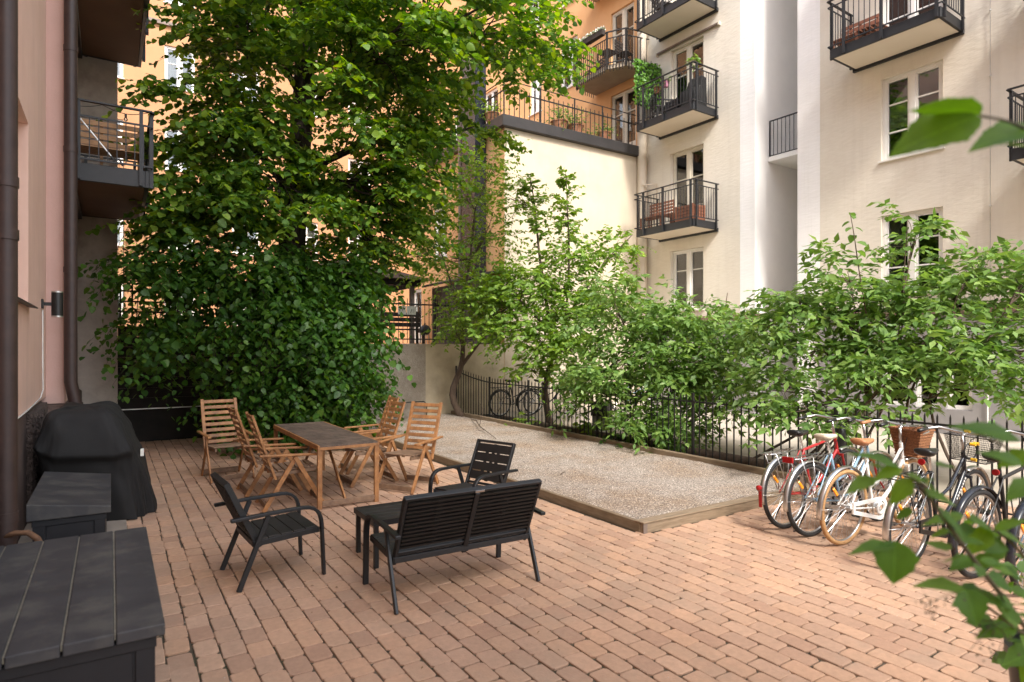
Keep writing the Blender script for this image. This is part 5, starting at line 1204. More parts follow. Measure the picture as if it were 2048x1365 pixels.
# --- young trees and shrubs along the fence
def young_tree(name, label, base, stems, blobs, leaf, ls, mat, tmpl=T_BROAD, ratio=.55, compound=0, n=9, cat='tree', bark='bark_light', flat=.5, hang=.3, dens=1., trunk='trunk'):
    t = thing(name, base, 0, label, cat); tk = MB(); tw = MB(); lv = Leaves()
    for (pts, r0, r1) in stems: limb(tk, pts, r0, r1, 8)
    anchors = [Vector(p) for (pts, _, _) in stems for p in pts[1:]]
    for bl in blobs:
        c, r, k, dr, Ln = bl[:5]; k = int(k * dens); up = bl[5] if len(bl) > 5 else .25
        p, v = blob(c, r, k, .55); d = v.copy(); d[:, 2] = d[:, 2] * .4 + up; d = unit(d + rng.normal(0, .28, d.shape))
        sprays(lv, tw, p, d, Ln * rng.uniform(.55, 1.25, k), dr * rng.uniform(.5, 1.4, k), n, ls, hang=hang, flat=flat, jit=.3, ratio=ratio, compound=compound, twr=.003, tw_every=2)
        C = Vector(c); a = min(anchors, key=lambda q: (q - C).length + .6 * max(0, q.z - C.z)); limb(tw, [a, (a + C) / 2 + Vector((0, 0, .05)), C], .014, .005, 5)
        for i in rng.choice(k, min(k, 12), False): limb(tw, [a.lerp(C, rng.random()), (C + Vector(p[i])) / 2, Vector(p[i])], .007, .003, 4)
    wpart(tk, trunk, M[bark], t); wpart(tw, 'twigs', M[bark], t); lv.build('crown', M[mat], t, tmpl)
    return t
# leaning tree in front of the plaster wall
def wp(px, py, d): return tuple(at(px, py, d))
B1 = Vector((7.2, 13.3, 0)); 
d1 = 15.0
young_tree('young_tree', 'slender leaning young tree with a forked trunk before the low plaster wall', B1,
    [([B1 + Vector((0, 0, -.05)), wp(905, 790, d1), wp(922, 735, d1), wp(926, 690, d1), wp(925, 620, d1), wp(940, 520, d1), wp(950, 420, d1)], .10, .02),
     ([wp(921, 735, d1), wp(955, 690, d1), wp(985, 650, d1), wp(1010, 590, d1 - .2)], .05, .02), ([wp(925, 640, d1), wp(900, 560, d1), wp(880, 500, d1)], .035, .012)],
    [(wp(930, 400, d1), (.7, .8, .9), 85, .3, .6), (wp(985, 330, d1), (.6, .7, .5), 45, .3, .6), (wp(900, 520, d1), (.7, .7, .6), 75, .3, .6), (wp(860, 420, d1), (.55, .6, .8), 60, .3, .6), (wp(985, 470, d1), (.55, .6, .9), 75, .3, .55), (wp(940, 610, d1 - .3), (.75, .6, .55), 110, .35, .5), (wp(1000, 600, d1 - .5), (.6, .6, .5), 90, .35, .5), (wp(905, 660, d1 - .4), (.35, .35, .25), 28, .4, .4), (wp(830, 520, d1), (.5, .5, .5), 40, .3, .5)],
    0, .10, 'bright_leaf', dens=1.5, flat=.6)
B2 = Vector((8.35, 11.35, 0)); d2 = 13.9
young_tree('bird_cherry', 'bushy bright green young tree with tall upright shoots before the blank cream wall', B2,
    [([B2 + Vector((0, 0, -.05)), wp(1090, 780, d2), wp(1105, 700, d2), wp(1095, 620, d2), wp(1080, 520, d2), wp(1070, 420, d2), wp(1062, 360, d2)], .085, .008),
     ([wp(1105, 720, d2), wp(1130, 640, d2), wp(1138, 520, d2), wp(1135, 420, d2), wp(1132, 350, d2)], .045, .007), ([wp(1098, 660, d2), wp(1040, 600, d2), wp(1010, 560, d2)], .035, .012), ([wp(1130, 640, d2), wp(1200, 540, d2), wp(1265, 470, d2)], .035, .008)],
    [(wp(1070, 440, d2), (.18, .18, .75), 34, .25, .34, .6), (wp(1060, 380, d2), (.1, .1, .3), 10, .25, .25, .8), (wp(1134, 430, d2), (.16, .16, .8), 38, .25, .34, .6), (wp(1133, 365, d2), (.08, .08, .3), 12, .25, .22, .9),
     (wp(1030, 400, d2), (.3, .3, .7), 22, .3, .4), (wp(1225, 500, d2), (.5, .35, .35), 48, .3, .45), (wp(1150, 520, d2), (.55, .5, .4), 70, .3, .5), (wp(1060, 560, d2), (.75, .7, .5), 135, .35, .55), (wp(990, 590, d2), (.55, .6, .4), 70, .4, .5), (wp(1140, 620, d2), (.75, .7, .5), 150, .35, .55), (wp(1040, 660, d2 - .3), (.75, .6, .42), 120, .4, .5), (wp(1130, 700, d2 - .3), (.7, .6, .4), 115, .4, .5), (wp(1220, 600, d2), (.5, .5, .5), 75, .35, .5), (wp(960, 650, d2), (.4, .4, .25), 30, .45, .45), (wp(1070, 735, d2 - .3), (.5, .4, .2), 36, .5, .4)],
    0, .115, 'bright_leaf', dens=1.6, flat=.6)
B3 = Vector((7.95, 8.3, 0)); d3 = 11.3
young_tree('elder_bush', 'large dense elder bush bulging over the middle of the iron fence', B3,
    [([B3 + Vector((k * .06 - .15, k * .12 - .3, -.03)), wp(1330 + 18 * k, 830, d3), wp(1270 + 55 * k, 700, d3), wp(1230 + 75 * k, 610 - 8 * k, d3)], .028, .008) for k in range(5)],
    [(wp(1240, 640, d3), (.6, .6, .42), 70, .35, .45), (wp(1330, 650, d3), (.7, .6, .4), 85, .35, .45), (wp(1420, 670, d3 - .4), (.6, .6, .35), 65, .35, .45), (wp(1250, 740, d3 - .4), (.7, .5, .45), 90, .4, .45), (wp(1350, 750, d3 - .6), (.75, .5, .5), 100, .4, .45), (wp(1450, 760, d3 - .6), (.5, .5, .4), 50, .4, .45), (wp(1290, 835, d3 - .8), (.55, .35, .3), 50, .45, .4), (wp(1360, 860, d3 - 1.0), (.42, .3, .3), 42, .45, .4), (wp(1190, 760, d3 + .5), (.5, .5, .35), 55, .4, .45), (wp(1230, 585, d3), (.22, .25, .3), 14, .3, .4, .6), (wp(1390, 610, d3), (.3, .3, .2), 16, .3, .4, .5), (wp(1470, 650, d3 - .5), (.3, .4, .25), 20, .35, .45, .4)],
    0, .145, 'elder_leaf', tmpl=T_SLIM, ratio=.46, compound=5, n=4, cat='bush', flat=.55, hang=.3, dens=.62, trunk='stems')
B4 = Vector((8.0, 4.6, 0)); d4 = 8.4
young_tree('elder_bush', 'tall open elder bush rising behind the parked bicycles', B4,
    [([B4 + Vector((.0, 1.4 - k * .75, -.03)), wp(1690 + 42 * k, 800, d4 - .15 * k), wp(1640 + 80 * k, 690, d4 - .2 * k), wp(1600 + 105 * k, 570 + 20 * abs(k - 2), d4 - .25 * k)], .022, .006) for k in range(5)],
    [(wp(1600, 600, d4 + .3), (.42, .4, .3), 44, .35, .4), (wp(1560, 640, d4 + .3), (.35, .4, .3), 34, .35, .4), (wp(1700, 560, d4), (.5, .4, .22), 40, .3, .4, .35), (wp(1690, 640, d4), (.6, .5, .35), 66, .35, .42), (wp(1800, 600, d4 - .2), (.5, .4, .3), 48, .35, .42), (wp(1910, 600, d4 - .4), (.45, .4, .25), 40, .35, .4), (wp(2010, 640, d4 - .6), (.4, .4, .35), 42, .35, .4), (wp(1850, 680, d4 - .5), (.6, .45, .35), 62, .4, .42), (wp(1620, 720, d4), (.5, .4, .35), 52, .4, .42), (wp(1560, 770, d4 + .1), (.35, .35, .35), 34, .4, .4), (wp(1740, 740, d4 - .4), (.5, .4, .3), 46, .4, .42), (wp(1960, 760, d4 - .8), (.5, .35, .35), 40, .4, .4), (wp(1620, 820, d4 - .6), (.4, .25, .2), 26, .45, .36), (wp(1730, 840, d4 - 1.0), (.28, .2, .13), 16, .45, .34), (wp(1830, 470, d4 - .2), (.16, .16, .3), 18, .25, .3, .6), (wp(2050, 560, d4 - .7), (.35, .4, .3), 60, .35, .42), (wp(2060, 720, d4 - .9), (.4, .4, .4), 60, .35, .42), (wp(1960, 540, d4 - .4), (.3, .3, .15), 36, .3, .4, .4), (wp(1780, 690, d4 - .3), (.6, .45, .3), 60, .4, .42)],
    0, .140, 'elder_leaf', tmpl=T_SLIM, ratio=.47, compound=5, n=4, cat='bush', flat=.55, hang=.3, dens=.43, trunk='stems')
# a broad-leaved sapling standing up through the elder
B5 = Vector((7.7, 4.9, 0)); d5 = 7.9
sp_t = thing('hazel_sapling', B5, 0, 'broad-leaved sapling whose upright shoot tops the elder bush', 'sapling'); tk = MB(); lv = Leaves()
shoots = [[B5, wp(1760, 720, d5), wp(1735, 640, d5), wp(1718, 540, d5), wp(1708, 470, d5), wp(1700, 425, d5)], [B5, wp(1780, 760, d5), wp(1850, 690, d5 - .2), wp(1900, 660, d5 - .3)], [B5, wp(1800, 780, d5 - .2), wp(1960, 690, d5 - .4), wp(2010, 670, d5 - .5)], [B5, wp(1770, 760, d5), wp(1800, 640, d5), wp(1810, 520, d5), wp(1815, 440, d5)]]
for j, s in enumerate(shoots):
    q = limb(tk, s, .014, .004, 6); m = len(q); idx = np.linspace(m * .28, m - 1, 22).astype(int); p = np.array([q[i] for i in idx]); tq = unit(np.array([q[min(i + 1, m - 1)] - q[i - 1] for i in idx]))
    a = np.arange(len(p)) * 2.4 + j; sd = np.stack([np.cos(a), np.sin(a), 0 * a], -1); D = unit(sd + .25 * tq + np.array([0, 0, -.62])); Nn = unit(UP * .8 + .75 * sd + rng.normal(0, .2, D.shape))
    L = np.linspace(.21, .115, len(p)) * rng.uniform(.8, 1.15, len(p)); lv.add(p + sd * .03, D, Nn, L, L * .68)
wpart(tk, 'stems', M['bark_light'], sp_t); lv.build('crown', M['hazel_leaf'], sp_t, T_BROAD, fold=.25, curl=.3)
# low plants at the fence foot
for (c, l, s, mt) in (((8.0, 9.5, .12), 'low lobed ground plant spilling from the soil strip near the bin', .12, 'bright_leaf'), ((7.5, 8.2, .1), 'small leafy weed clump at the back kerb of the gravel', .09, 'under_leaf'), ((7.55, 11.3, .1), 'weed clump growing below the bushy young tree', .09, 'bright_leaf')):
    t = thing('ground_plant', c, 0, l, 'plant'); lv = Leaves(); tw = MB(); k = 26
    p = np.array(c) + rng.normal(0, .16, (k, 3)) * np.array([1, 1.8, .3]); p[:, 2] = np.maximum(p[:, 2], .04); d = unit(rng.normal(0, 1, (k, 3)) * np.array([1, 1, .3]) + np.array([-.3, 0, .4]))
    sprays(lv, tw, p, d, .3 * rng.uniform(.6, 1.3, k), .4 * rng.uniform(.5, 1.3, k), 7, s, ratio=.75); lv.build('foliage', M[mt], t); wpart(tw, 'stems', M['stem'], t)
# creeper on the peach house beyond the left wall
cr = thing('wall_creeper', (.6, 28.2, 1.8), 0, 'thin creeper climbing the sunlit peach wall left of the lime', 'creeper'); lv = Leaves(); tw = MB()
for k in range(9):
    x = .1 + k * .33; q = limb(tw, [(x, 28.44, 1.8), (x + rng.normal(0, .2), 28.44, 5), (x + rng.normal(0, .4), 28.44, 7.2 + rng.random() * 2.2)], .02, .008, 4)
    idx = rng.choice(len(q), 8); p = np.array([q[i] for i in idx]) ; d = unit(rng.normal(0, 1, (8, 3)) * np.array([1, .1, .2]) + np.array([0, -.1, 0])); sprays(lv, tw, p, d, np.full(8, 1.), np.full(8, .1), 9, .12, ratio=.7)
wpart(tw, 'stems', M['bark'], cr); lv.build('foliage', M['elder_leaf'], cr)

# --- the near shrub in its tall pot at the right edge
UVL = []
def lobed_leaf(V, F, base, d, nrm, L, W, bend=.35, curl=.2, cup=.18):
    d, nrm = Vector(d).normalized(), Vector(nrm); s = nrm.cross(d).normalized(); z = d.cross(s)
    nu = 26; prof = []
    for i in range(nu + 1):
        u = i / nu
        w = .5 * (math.sin(math.pi * min(1, u * 1.02) ** .72) ** .85) * (1.0 if u < .98 else .5)
        w *= 1 + .045 * math.sin(u * 62) * (u > .06) * (u < .95) + (.16 * math.exp(-((u - .34) / .07) ** 2)) + .09 * math.exp(-((u - .62) / .06) ** 2)
        prof.append((u, max(w, .004)))
    b0 = len(V)
    for (u, w) in prof:
        for v in (-1, -.66, -.33, 0, .33, .66, 1):
            h = cup * abs(v) * w * W - bend * L * u * u * .5 + curl * .06 * L * math.sin(u * 9 + v * 2) * abs(v)
            UVL.append((u, v * w * 2, 0)); V.append(Vector(base) + d * (u * L) + s * (v * w * W) + z * h)
    for i in range(nu):
        for k in range(6): a = b0 + i * 7 + k; F.append((a, a + 1, a + 8, a + 7))
near = thing('potted_shrub', tuple(at(2165, 1365, 2.25).xy) + (0,), 0, 'blurred leafy shrub in a black pot at the right edge, nearest the camera', 'shrub')
px0 = near.location
b = MB(); b.lathe([(.15, 0), (.17, .02), (.215, .58), (.225, .59), (.225, .63), (.20, .63), (.195, .58)], 28, (0, 0, 0)); o = b.build('pot', M['black_plastic'], near); smooth_by_angle(o, 40)
b = MB(); b.lathe([(.0, .6), (.19, .6)], 20, (0, 0, 0)); b.build('soil', M['soil'], near)
tk = MB(); V, Fc = [], []
P0 = Vector((px0.x, px0.y, .58))
def br(pts, r=.006): return limb(tk, [P0] + [wp(*p) for p in pts], r, .0022, 6)
q1 = br([(2090, 1300, 1.75), (2010, 1200, 1.35), (1925, 1090, 1.25), (1850, 985, 1.2), (1800, 935, 1.18)], .008)
q2 = br([(2120, 1250, 1.8), (2060, 1130, 1.4), (1990, 1060, 1.35), (1930, 1035, 1.3)])
br([(2130, 1240, 1.8), (2080, 1000, 1.35), (2030, 910, 1.2), (1960, 870, 1.12)])
qa = br([(2140, 1200, 1.8), (2230, 700, 1.5), (2140, 330, 1.2), (2048, 256, 1.08), (1962, 232, 1.05)], .008)
lv = Leaves(); pa = np.array([tuple(q) for q in qa[4:13]]).repeat(3, 0); aa = np.arange(len(pa)) * 2.4; sda = np.stack([np.cos(aa), np.sin(aa), 0 * aa - .25], -1)
kp = np.array([(P_[0] * C_ - P_[1] * S_) / (P_[0] * S_ + P_[1] * C_) * F_PX + 1024 > 2090 for P_ in pa]); pa, sda = pa[kp], sda[kp]
lv.add(pa + sda * .02, sda, unit(UP + .4 * rng.normal(0, 1, sda.shape)), np.full(len(pa), .085) * rng.uniform(.7, 1.2, len(pa)), np.full(len(pa), .05)); lv.build('foliage', M['fg_small'], near)
q5 = br([(2110, 1310, 1.8), (2030, 1255, 1.4), (1960, 1205, 1.35), (1900, 1180, 1.3)])
lv = Leaves()
for qq in (q1, q2, q5):
    pa = np.array([tuple(q) for q in qq[5:-3]]).repeat(1, 0); n_ = len(pa); sda = unit(rng.normal(0, 1, (n_, 3)) * np.array([1, 1, .35]) + np.array([-C_ * .4, S_ * .4, -.25]))
    pa = pa + rng.normal(0, .02, (n_, 3)); L_ = rng.uniform(.035, .06, n_); lv.add(pa + sda * .012, sda, unit(UP + .5 * rng.normal(0, 1, (n_, 3)) + np.array([-S_, -C_, 0]) * .5), L_, L_ * rng.uniform(.45, .7, n_))
lv.build('foliage', M['fg_small'], near)
# near leaves: base pixel+depth, tip pixel+depth, width ratio, normal tilt
NL = [((1958, 232), (1797, 303), 1.05, .62, (0, -.75, .6)), ((1962, 228), (1820, 214), 1.06, .36, (0, .2, 1)), ((2080, 255), (1956, 292), 1.08, .55, (.1, -.6, .8)), ((2075, 300), (1990, 285), 1.06, .4, (0, -.3, 1)),
      ((1790, 1082), (1790, 1165), 1.22, .88, (-.3, -.9, .35)), ((1790, 1090), (1704, 1104), 1.22, .42, (0, -.2, 1)), 
      ((1930, 1178), (1955, 1248), 1.3, .85, (-.2, -.9, .4)), ((1930, 1178), (1835, 1170), 1.3, .42, (0, -.3, 1)), ((1935, 1190), (2030, 1215), 1.32, .55, (0, -.3, 1)), ((1985, 1200), (2048, 1260), 1.35, .6, (0, -.6, .8)),
      ((1800, 935), (1705, 905), 1.16, .36, (0, -.4, 1)), ((1802, 936), (1752, 962), 1.16, .42, (0, -.5, 1)), ((1815, 950), (1885, 985), 1.18, .4, (0, -.4, 1)), ((1822, 958), (1785, 1010), 1.18, .5, (-.2, -.7, .6)), ((1845, 985), (1915, 1010), 1.2, .45, (0, -.5, 1)), ((1872, 1015), (1945, 1090), 1.22, .3, (0, -.5, .9)), 
      ((1925, 1035), (1850, 1048), 1.28, .4, (0, -.4, 1)), ((1940, 1040), (2000, 1070), 1.3, .55, (0, -.5, 1)), ((1975, 1055), (1945, 1110), 1.32, .6, (0, -.7, .7)), ((2000, 1065), (2060, 1100), 1.35, .5, (0, -.4, 1)), ((1990, 1060), (2050, 1040), 1.33, .45, (0, -.5, 1)),
      ((1960, 870), (1920, 858), 1.1, .5, (0, -.4, 1)), ((2040, 880), (1915, 852), 1.1, .34, (0, -.6, .8)), ((2060, 905), (2000, 935), 1.16, .55, (0, -.7, .7)), ((2048, 930), (1965, 905), 1.15, .4, (0, -.6, .8)), ((2065, 960), (2020, 1000), 1.2, .5, (0, -.5, .9)),
      ((2030, 1255), (1960, 1275), 1.4, .45, (0, -.5, 1)), ((2040, 1270), (2075, 1330), 1.45, .6, (0, -.6, .8)), ((2085, 1300), (2015, 1330), 1.6, .5, (0, -.5, 1)), ((2085, 1310), (2050, 1370), 1.6, .6, (0, -.6, .8)), ((2095, 1290), (2140, 1340), 1.7, .6, (0, -.5, 1)),
      ((1960, 1120), (2030, 1150), 1.3, .5, (0, -.5, 1)), ((1750, 955), (1700, 985), 1.18, .4, (0, -.5, 1)), ((1900, 1060), (1862, 1075), 1.26, .4, (0, -.4, 1)), ((1915, 1078), (1968, 1088), 1.26, .42, (0, -.6, .8)), ((1945, 1115), (1905, 1140), 1.3, .5, (0, -.5, .9)), ((1955, 1130), (2010, 1128), 1.3, .45, (0, -.4, 1)), ((1975, 1155), (2030, 1180), 1.32, .5, (0, -.7, .7)), ((2000, 1130), (2048, 1165), 1.42, .5, (0, -.5, 1)), ((2020, 1180), (2075, 1200), 1.45, .5, (0, -.6, .8)), ((2010, 1100), (1975, 1128), 1.4, .45, (0, -.5, .9)), ((1930, 1035), (1895, 1022), 1.3, .4, (0, -.3, 1)), ((2040, 1090), (2075, 1125), 1.42, .5, (0, -.5, 1)), ((1770, 940), (1735, 925), 1.18, .4, (0, -.5, 1)), ((1830, 965), (1868, 958), 1.2, .38, (0, -.4, 1))]
for (bp_, tp, d_, w, nr) in NL:
    a, e = at(bp_[0], bp_[1], d_), at(tp[0], tp[1], d_ - .03 + .05 * random.random()); v = e - a; L = v.length * 1.06
    n_ = Vector((C_ * nr[0] + S_ * nr[1], -S_ * nr[0] + C_ * nr[1], nr[2])); lobed_leaf(V, Fc, a, v + Vector((0, 0, .1 * L)), n_, L, L * w)
m_ = MB(); m_.v = [tuple(v - Vector(px0)) for v in V]; m_.f = Fc; m_.m = [0] * len(Fc); fo = m_.build('foliage', M['fg_leaf'], near, smooth=True); at2 = fo.data.attributes.new('leaf_uv', 'FLOAT_VECTOR', 'POINT'); at2.data.foreach_set('vector', np.array(UVL, dtype=np.float32).ravel())
lv = Leaves(); k = 22; p = np.array(P0) + rng.normal(0, .1, (k, 3)) * np.array([1, 1, .7]) + np.array([0, 0, .12]); d = unit(rng.normal(0, 1, (k, 3)) + np.array([0, 0, .6])); sprays(lv, tk, p, d, .2 * rng.uniform(.6, 1.3, k), np.full(k, .3), 4, .075, ratio=.8)
lv.build('foliage', M['fg_small'], near); wpart(tk, 'stems', M['stem'], near)
# tiny dried seed heads
rr = random.Random(5)
for (sx, sy, sd_, ex, ey) in ((1930, 1185, 1.32, 1850, 1215), (1850, 1190, 1.3, 1868, 1235), (2010, 1240, 1.4, 1940, 1300), (2020, 1262, 1.42, 1990, 1320), (1960, 1240, 1.36, 2010, 1270)):
    sd = MB(); a, e = at(sx, sy, sd_), at(ex, ey, sd_ - .05)
    sd.tube([a - px0, (a + e) / 2 - px0 + Vector((0, 0, .01)), e - px0], .0009, 3)
    for k in range(11):
        q = a.lerp(e, .35 + .65 * rr.random()) + Vector((rr.gauss(0, .012), rr.gauss(0, .012), rr.gauss(0, .012))); r = rr.uniform(.0016, .0032)
        sd.lathe([(0.0003, -r), (r, -r * .2), (r * .9, r * .5), (.0003, r)], 5, q - px0)
    sd.build('seed_head', M['stem'], near)

# ------------------------------------------------------------------ things kept on the balconies
def slat_seat(name, label, cat, loc, rz, w, d, hs, hb, mat, arms=False, back=True, n=5):
    t = thing(name, loc, rz, label, cat)
    b = MB(); [b.box(-w / 2, -d / 2 + k * d / n, hs - .02, w / 2, -d / 2 + (k + .8) * d / n, hs) for k in range(n)]; b.build('seat' if back else 'tabletop', M[mat], t)
    if back:
        b = MB(); m = max(3, int((hb - hs) / .085)); [b.box(-w / 2, d / 2 + .02 * k / m, hs + .03 + k * (hb - hs) / m, w / 2, d / 2 + .02 + .02 * k / m, hs + .03 + (k + .7) * (hb - hs) / m) for k in range(m)]
        for x in (-w / 2 + .04, 0, w / 2 - .04): b.box(x - .02, d / 2 + .041, hs - .2, x + .02, d / 2 + .06, hb)
        b.build('backrest', M[mat], t)
    for x in (-w / 2 + .03, w / 2 - .03):
        for y in (-d / 2 + .03, d / 2 - .03): b = MB(); b.bar((x, y, 0), (x, y, hs - .021), .045, .045); b.build('leg', M[mat], t)
    if arms:
        for x in (-w / 2 + .02, w / 2 - .02): b = MB(); b.box(x - .03, -d / 2, hs + .2, x + .03, d / 2, hs + .23); b.bar((x, -d / 2 + .04, hs), (x, -d / 2 + .04, hs + .2), .04, .04); b.build('armrest', M[mat], t)
    return t
def slat_box(name, label, cat, loc, rz, w, d, h, mat):
    t = thing(name, loc, rz, label, cat); b = MB(); n = 5
    b.box(-w / 2 + .03, -d / 2 + .03, .02, w / 2 - .03, d / 2 - .03, h - .02)
    for k in range(n):
        z0, z1 = .02 + k * (h - .02) / n, .02 + (k + .78) * (h - .02) / n
        b.box(-w / 2, -d / 2, z0, w / 2, -d / 2 + .02, z1); b.box(-w / 2, d / 2 - .02, z0, w / 2, d / 2, z1); b.box(-w / 2, -d / 2 + .0205, z0, -w / 2 + .02, d / 2 - .0205, z1); b.box(w / 2 - .02, -d / 2 + .0205, z0, w / 2, d / 2 - .0205, z1)
    b.build('slats', M[mat], t)
    b = MB()
    for x in (-w / 2 - .006, w / 2 - .04):
        for y in (-d / 2 - .006, d / 2 - .04): b.box(x, y, 0, x + .046, y + .046, h)
    b.build('corner_post', M[mat], t); return t
def pot_plant(name, label, loc, r, h, pot, leaf, n=30, ls=.09, L=.22, flower=None, up=.6, ratio=.6):
    t = thing(name, loc, 0, label, 'plant'); b = MB(); b.lathe([(r * .7, 0), (r, h), (r * 1.08, h), (r * 1.08, h * 1.08), (r * .9, h * 1.08), (r * .85, h * .95)], 16); b.build('pot', M[pot], t, smooth=False)
    lv = Leaves(); tw = MB(); p = np.array(loc) + np.array([0, 0, h]) + rng.normal(0, r * .4, (n, 3)) * np.array([1, 1, .2]); d = unit(rng.normal(0, 1, (n, 3)) + np.array([0, 0, up])); sprays(lv, tw, p, d, L * rng.uniform(.5, 1.3, n), .3 * rng.uniform(.4, 1.5, n), 7, ls, ratio=ratio, flat=.6)
    lv.build('foliage', M[leaf], t); wpart(tw, 'stems', M['stem'], t)
    if flower:
        f = Leaves(); k = 70; q = p[rng.choice(n, k)] + rng.normal(0, L * .35, (k, 3)) + np.array([0, 0, L * .5]); f.add(q, unit(rng.normal(0, 1, (k, 3))), unit(UP + rng.normal(0, .4, (k, 3))), np.full(k, .045), np.full(k, .04)); f.build('blossom', M[flower], t)
    return t
A = RZ; z3, z2, z4 = 4.98 + .19, 8.08 + .19, 11.04 + .19
slat_seat('balcony_bench', 'red-brown slatted bench on the lowest balcony of the cream house', 'bench', rbp(6.0, z3, .55), A - R(90), .95, .42, .4, .86, 'red_wood')
slat_seat('balcony_table', 'low red-brown slatted table on the lowest balcony of the cream house', 'table', rbp(5.35, z3, .6), A, .5, .55, .34, 0, 'red_wood', back=False)
slat_box('planter_box', 'red-brown slatted planter box on the lowest balcony of the cream house', 'planter', rbp(4.62, z3, .72), A, .5, .6, .44, 'red_wood')
hs_ = thing('ivy_screen', rbp(6.3, z2 + .55, .5), A, 'artificial ivy screen hung on the end of the middle balcony', 'screen')
lv = Leaves(); k = 1900; q = rng.random((k, 3)); p = np.array([rbp(6.27 + .06 * c, z2 + .62 + 1.32 * b_, .06 + 1.05 * a) for a, b_, c in q]); nn = unit(np.array([0, -1., .2]) + rng.normal(0, .5, (k, 3))); lv.add(p, unit(rng.normal(0, 1, (k, 3)) + np.array([0, 0, -.7])), nn, rng.uniform(.06, .1, k), rng.uniform(.05, .085, k)); lv.build('foliage', M['hedge_leaf'], hs_).matrix_parent_inverse = hs_.matrix_basis.inverted() if False else (Matrix.Translation(hs_.location) @ Matrix.Rotation(A, 4, 'Z')).inverted()
b = MB(); [b.box(-.55 + x, -.022, -.35, -.535 + x, -.016, 1.46) for x in (.02, .3, .58, .86, 1.06)]; b.box(-.53, -.015, .05, .52, -.008, 1.34); b.build('slat_frame', M['dark_steel'], hs_)
slat_seat('lounge_chair', 'dark wicker lounge chair with grey cushion on the middle balcony', 'chair', rbp(5.75, z2, .55), A + R(60), .5, .5, .36, .8, 'lounge_slat', arms=True)
slat_box('storage_chest', 'black storage chest on the middle balcony', 'chest', rbp(5.25, z2, .55), A, .4, .42, .45, 'deck_body')
bg = thing('covered_armchair', rbp(4.62, z2, .6), A, 'armchair under a black cover on the middle balcony', 'chair')
b = MB(); vs = []; n = 22; 
for (z, hx, hy, ox) in ((.02, .3, .3, 0), (.3, .3, .3, 0), (.46, .29, .29, 0), (.5, .25, .28, .02), (.62, .15, .27, .14), (.85, .12, .25, .18), (.93, .06, .18, .19)):
    for k_ in range(n): a = 2 * math.pi * k_ / n; c, s = math.cos(a), math.sin(a); vs.append((ox + hx * math.copysign(abs(c) ** .5, c) * (1 + .05 * math.sin(5 * a)), hy * math.copysign(abs(s) ** .5, s) * (1 + .04 * math.sin(7 * a + z * 5)), z))
b.add(vs, [(j * n + k_, j * n + (k_ + 1) % n, (j + 1) * n + (k_ + 1) % n, (j + 1) * n + k_) for j in range(6) for k_ in range(n)] + [tuple(6 * n + k_ for k_ in range(n))]); b.build('cover', M['cover'], bg, smooth=True)
pot_plant('flower_pot', 'pink flower pot hooked on the rail of the middle balcony', rbp(5.3, z2 + .78, .92), .1, .15, 'pink_pot', 'elder_leaf', 18, .06, .16)
pot_plant('flower_pot', 'terracotta pot with trailing plant on the rail of the middle balcony', rbp(5.62, z2 + .72, .92), .1, .15, 'terracotta', 'elder_leaf', 18, .05, .16)
pot_plant('hanging_plant', 'leafy plant in a round pale pot at the corner rail of the middle balcony', rbp(4.42, z2 + 1.02, .85), .11, .16, 'pipe_cream', 'elder_leaf', 22, .09, .2)
slat_seat('balcony_chair', 'dark chair on the upper balcony of the cream house cut by the top edge', 'chair', rbp(5.7, z4, .55), A + R(70), .45, .45, .4, .85, 'lounge_slat')
pot_plant('flower_pot', 'small pot of yellow-green flowers at the end of the upper balcony', rbp(4.32, z4 + .2, .9), .1, .15, 'terracotta', 'hedge_leaf', 14, .05, .14)
zb = 8.0 + .19
slat_seat('balcony_bench', 'red-brown slatted seat with back on the right-hand cream balcony', 'bench', rbp(.32, zb, .5), A - R(90), .8, .42, .34, .75, 'red_wood')
slat_seat('balcony_table', 'red-brown slatted footstool beside the seat on the right-hand cream balcony', 'table', rbp(-.1, zb, .6), A, .45, .5, .3, 0, 'red_wood', back=False)
# orange balcony
zo = 10.32 + .13
for y0, l in ((8.65, 'left'), (7.9, 'right')):
    t = thing('flower_box', rbp(y0, zo + .93, 1.2), A, {'left': 'dark window box of white flowers on the outer half of the rounded balcony rail', 'right': 'dark window box of white flowers on the inner half of the rounded balcony rail'}[l], 'flower box', 'flower boxes on the rounded balcony')
    b = MB(); b.prism([(-.07, -.36), (.07, -.36), (.09, .36), (-.09, .36)], 0, .17); b.build('trough', M['timber_dark'], t)
    f = Leaves(); k = 320; q = np.array([rbp(y0 + (random.random() - .5) * .72, zo + 1.10 + random.random() * .09, 1.2 + random.gauss(0, .05)) for _ in range(k)]); f.add(q, unit(rng.normal(0, 1, (k, 3))), unit(UP + rng.normal(0, .5, (k, 3))), np.full(k, .05), np.full(k, .045)); f.build('blossom', M['white_flower'], t).matrix_parent_inverse = (Matrix.Translation(t.location) @ Matrix.Rotation(A, 4, 'Z')).inverted()
    f = Leaves(); k = 120; q = np.array([rbp(y0 + (random.random() - .5) * .72, zo + 1.09 + random.random() * .05, 1.2 + random.gauss(0, .06)) for _ in range(k)]); f.add(q, unit(rng.normal(0, 1, (k, 3))), unit(UP + rng.normal(0, .5, (k, 3))), np.full(k, .05), np.full(k, .035)); f.build('foliage', M['elder_leaf'], t).matrix_parent_inverse = (Matrix.Translation(t.location) @ Matrix.Rotation(A, 4, 'Z')).inverted()
slat_seat('cafe_table', 'dark folding cafe table on the rounded balcony', 'table', rbp(8.0, zo, .6), A, .5, .5, .7, 0, 'timber_dark', back=False)
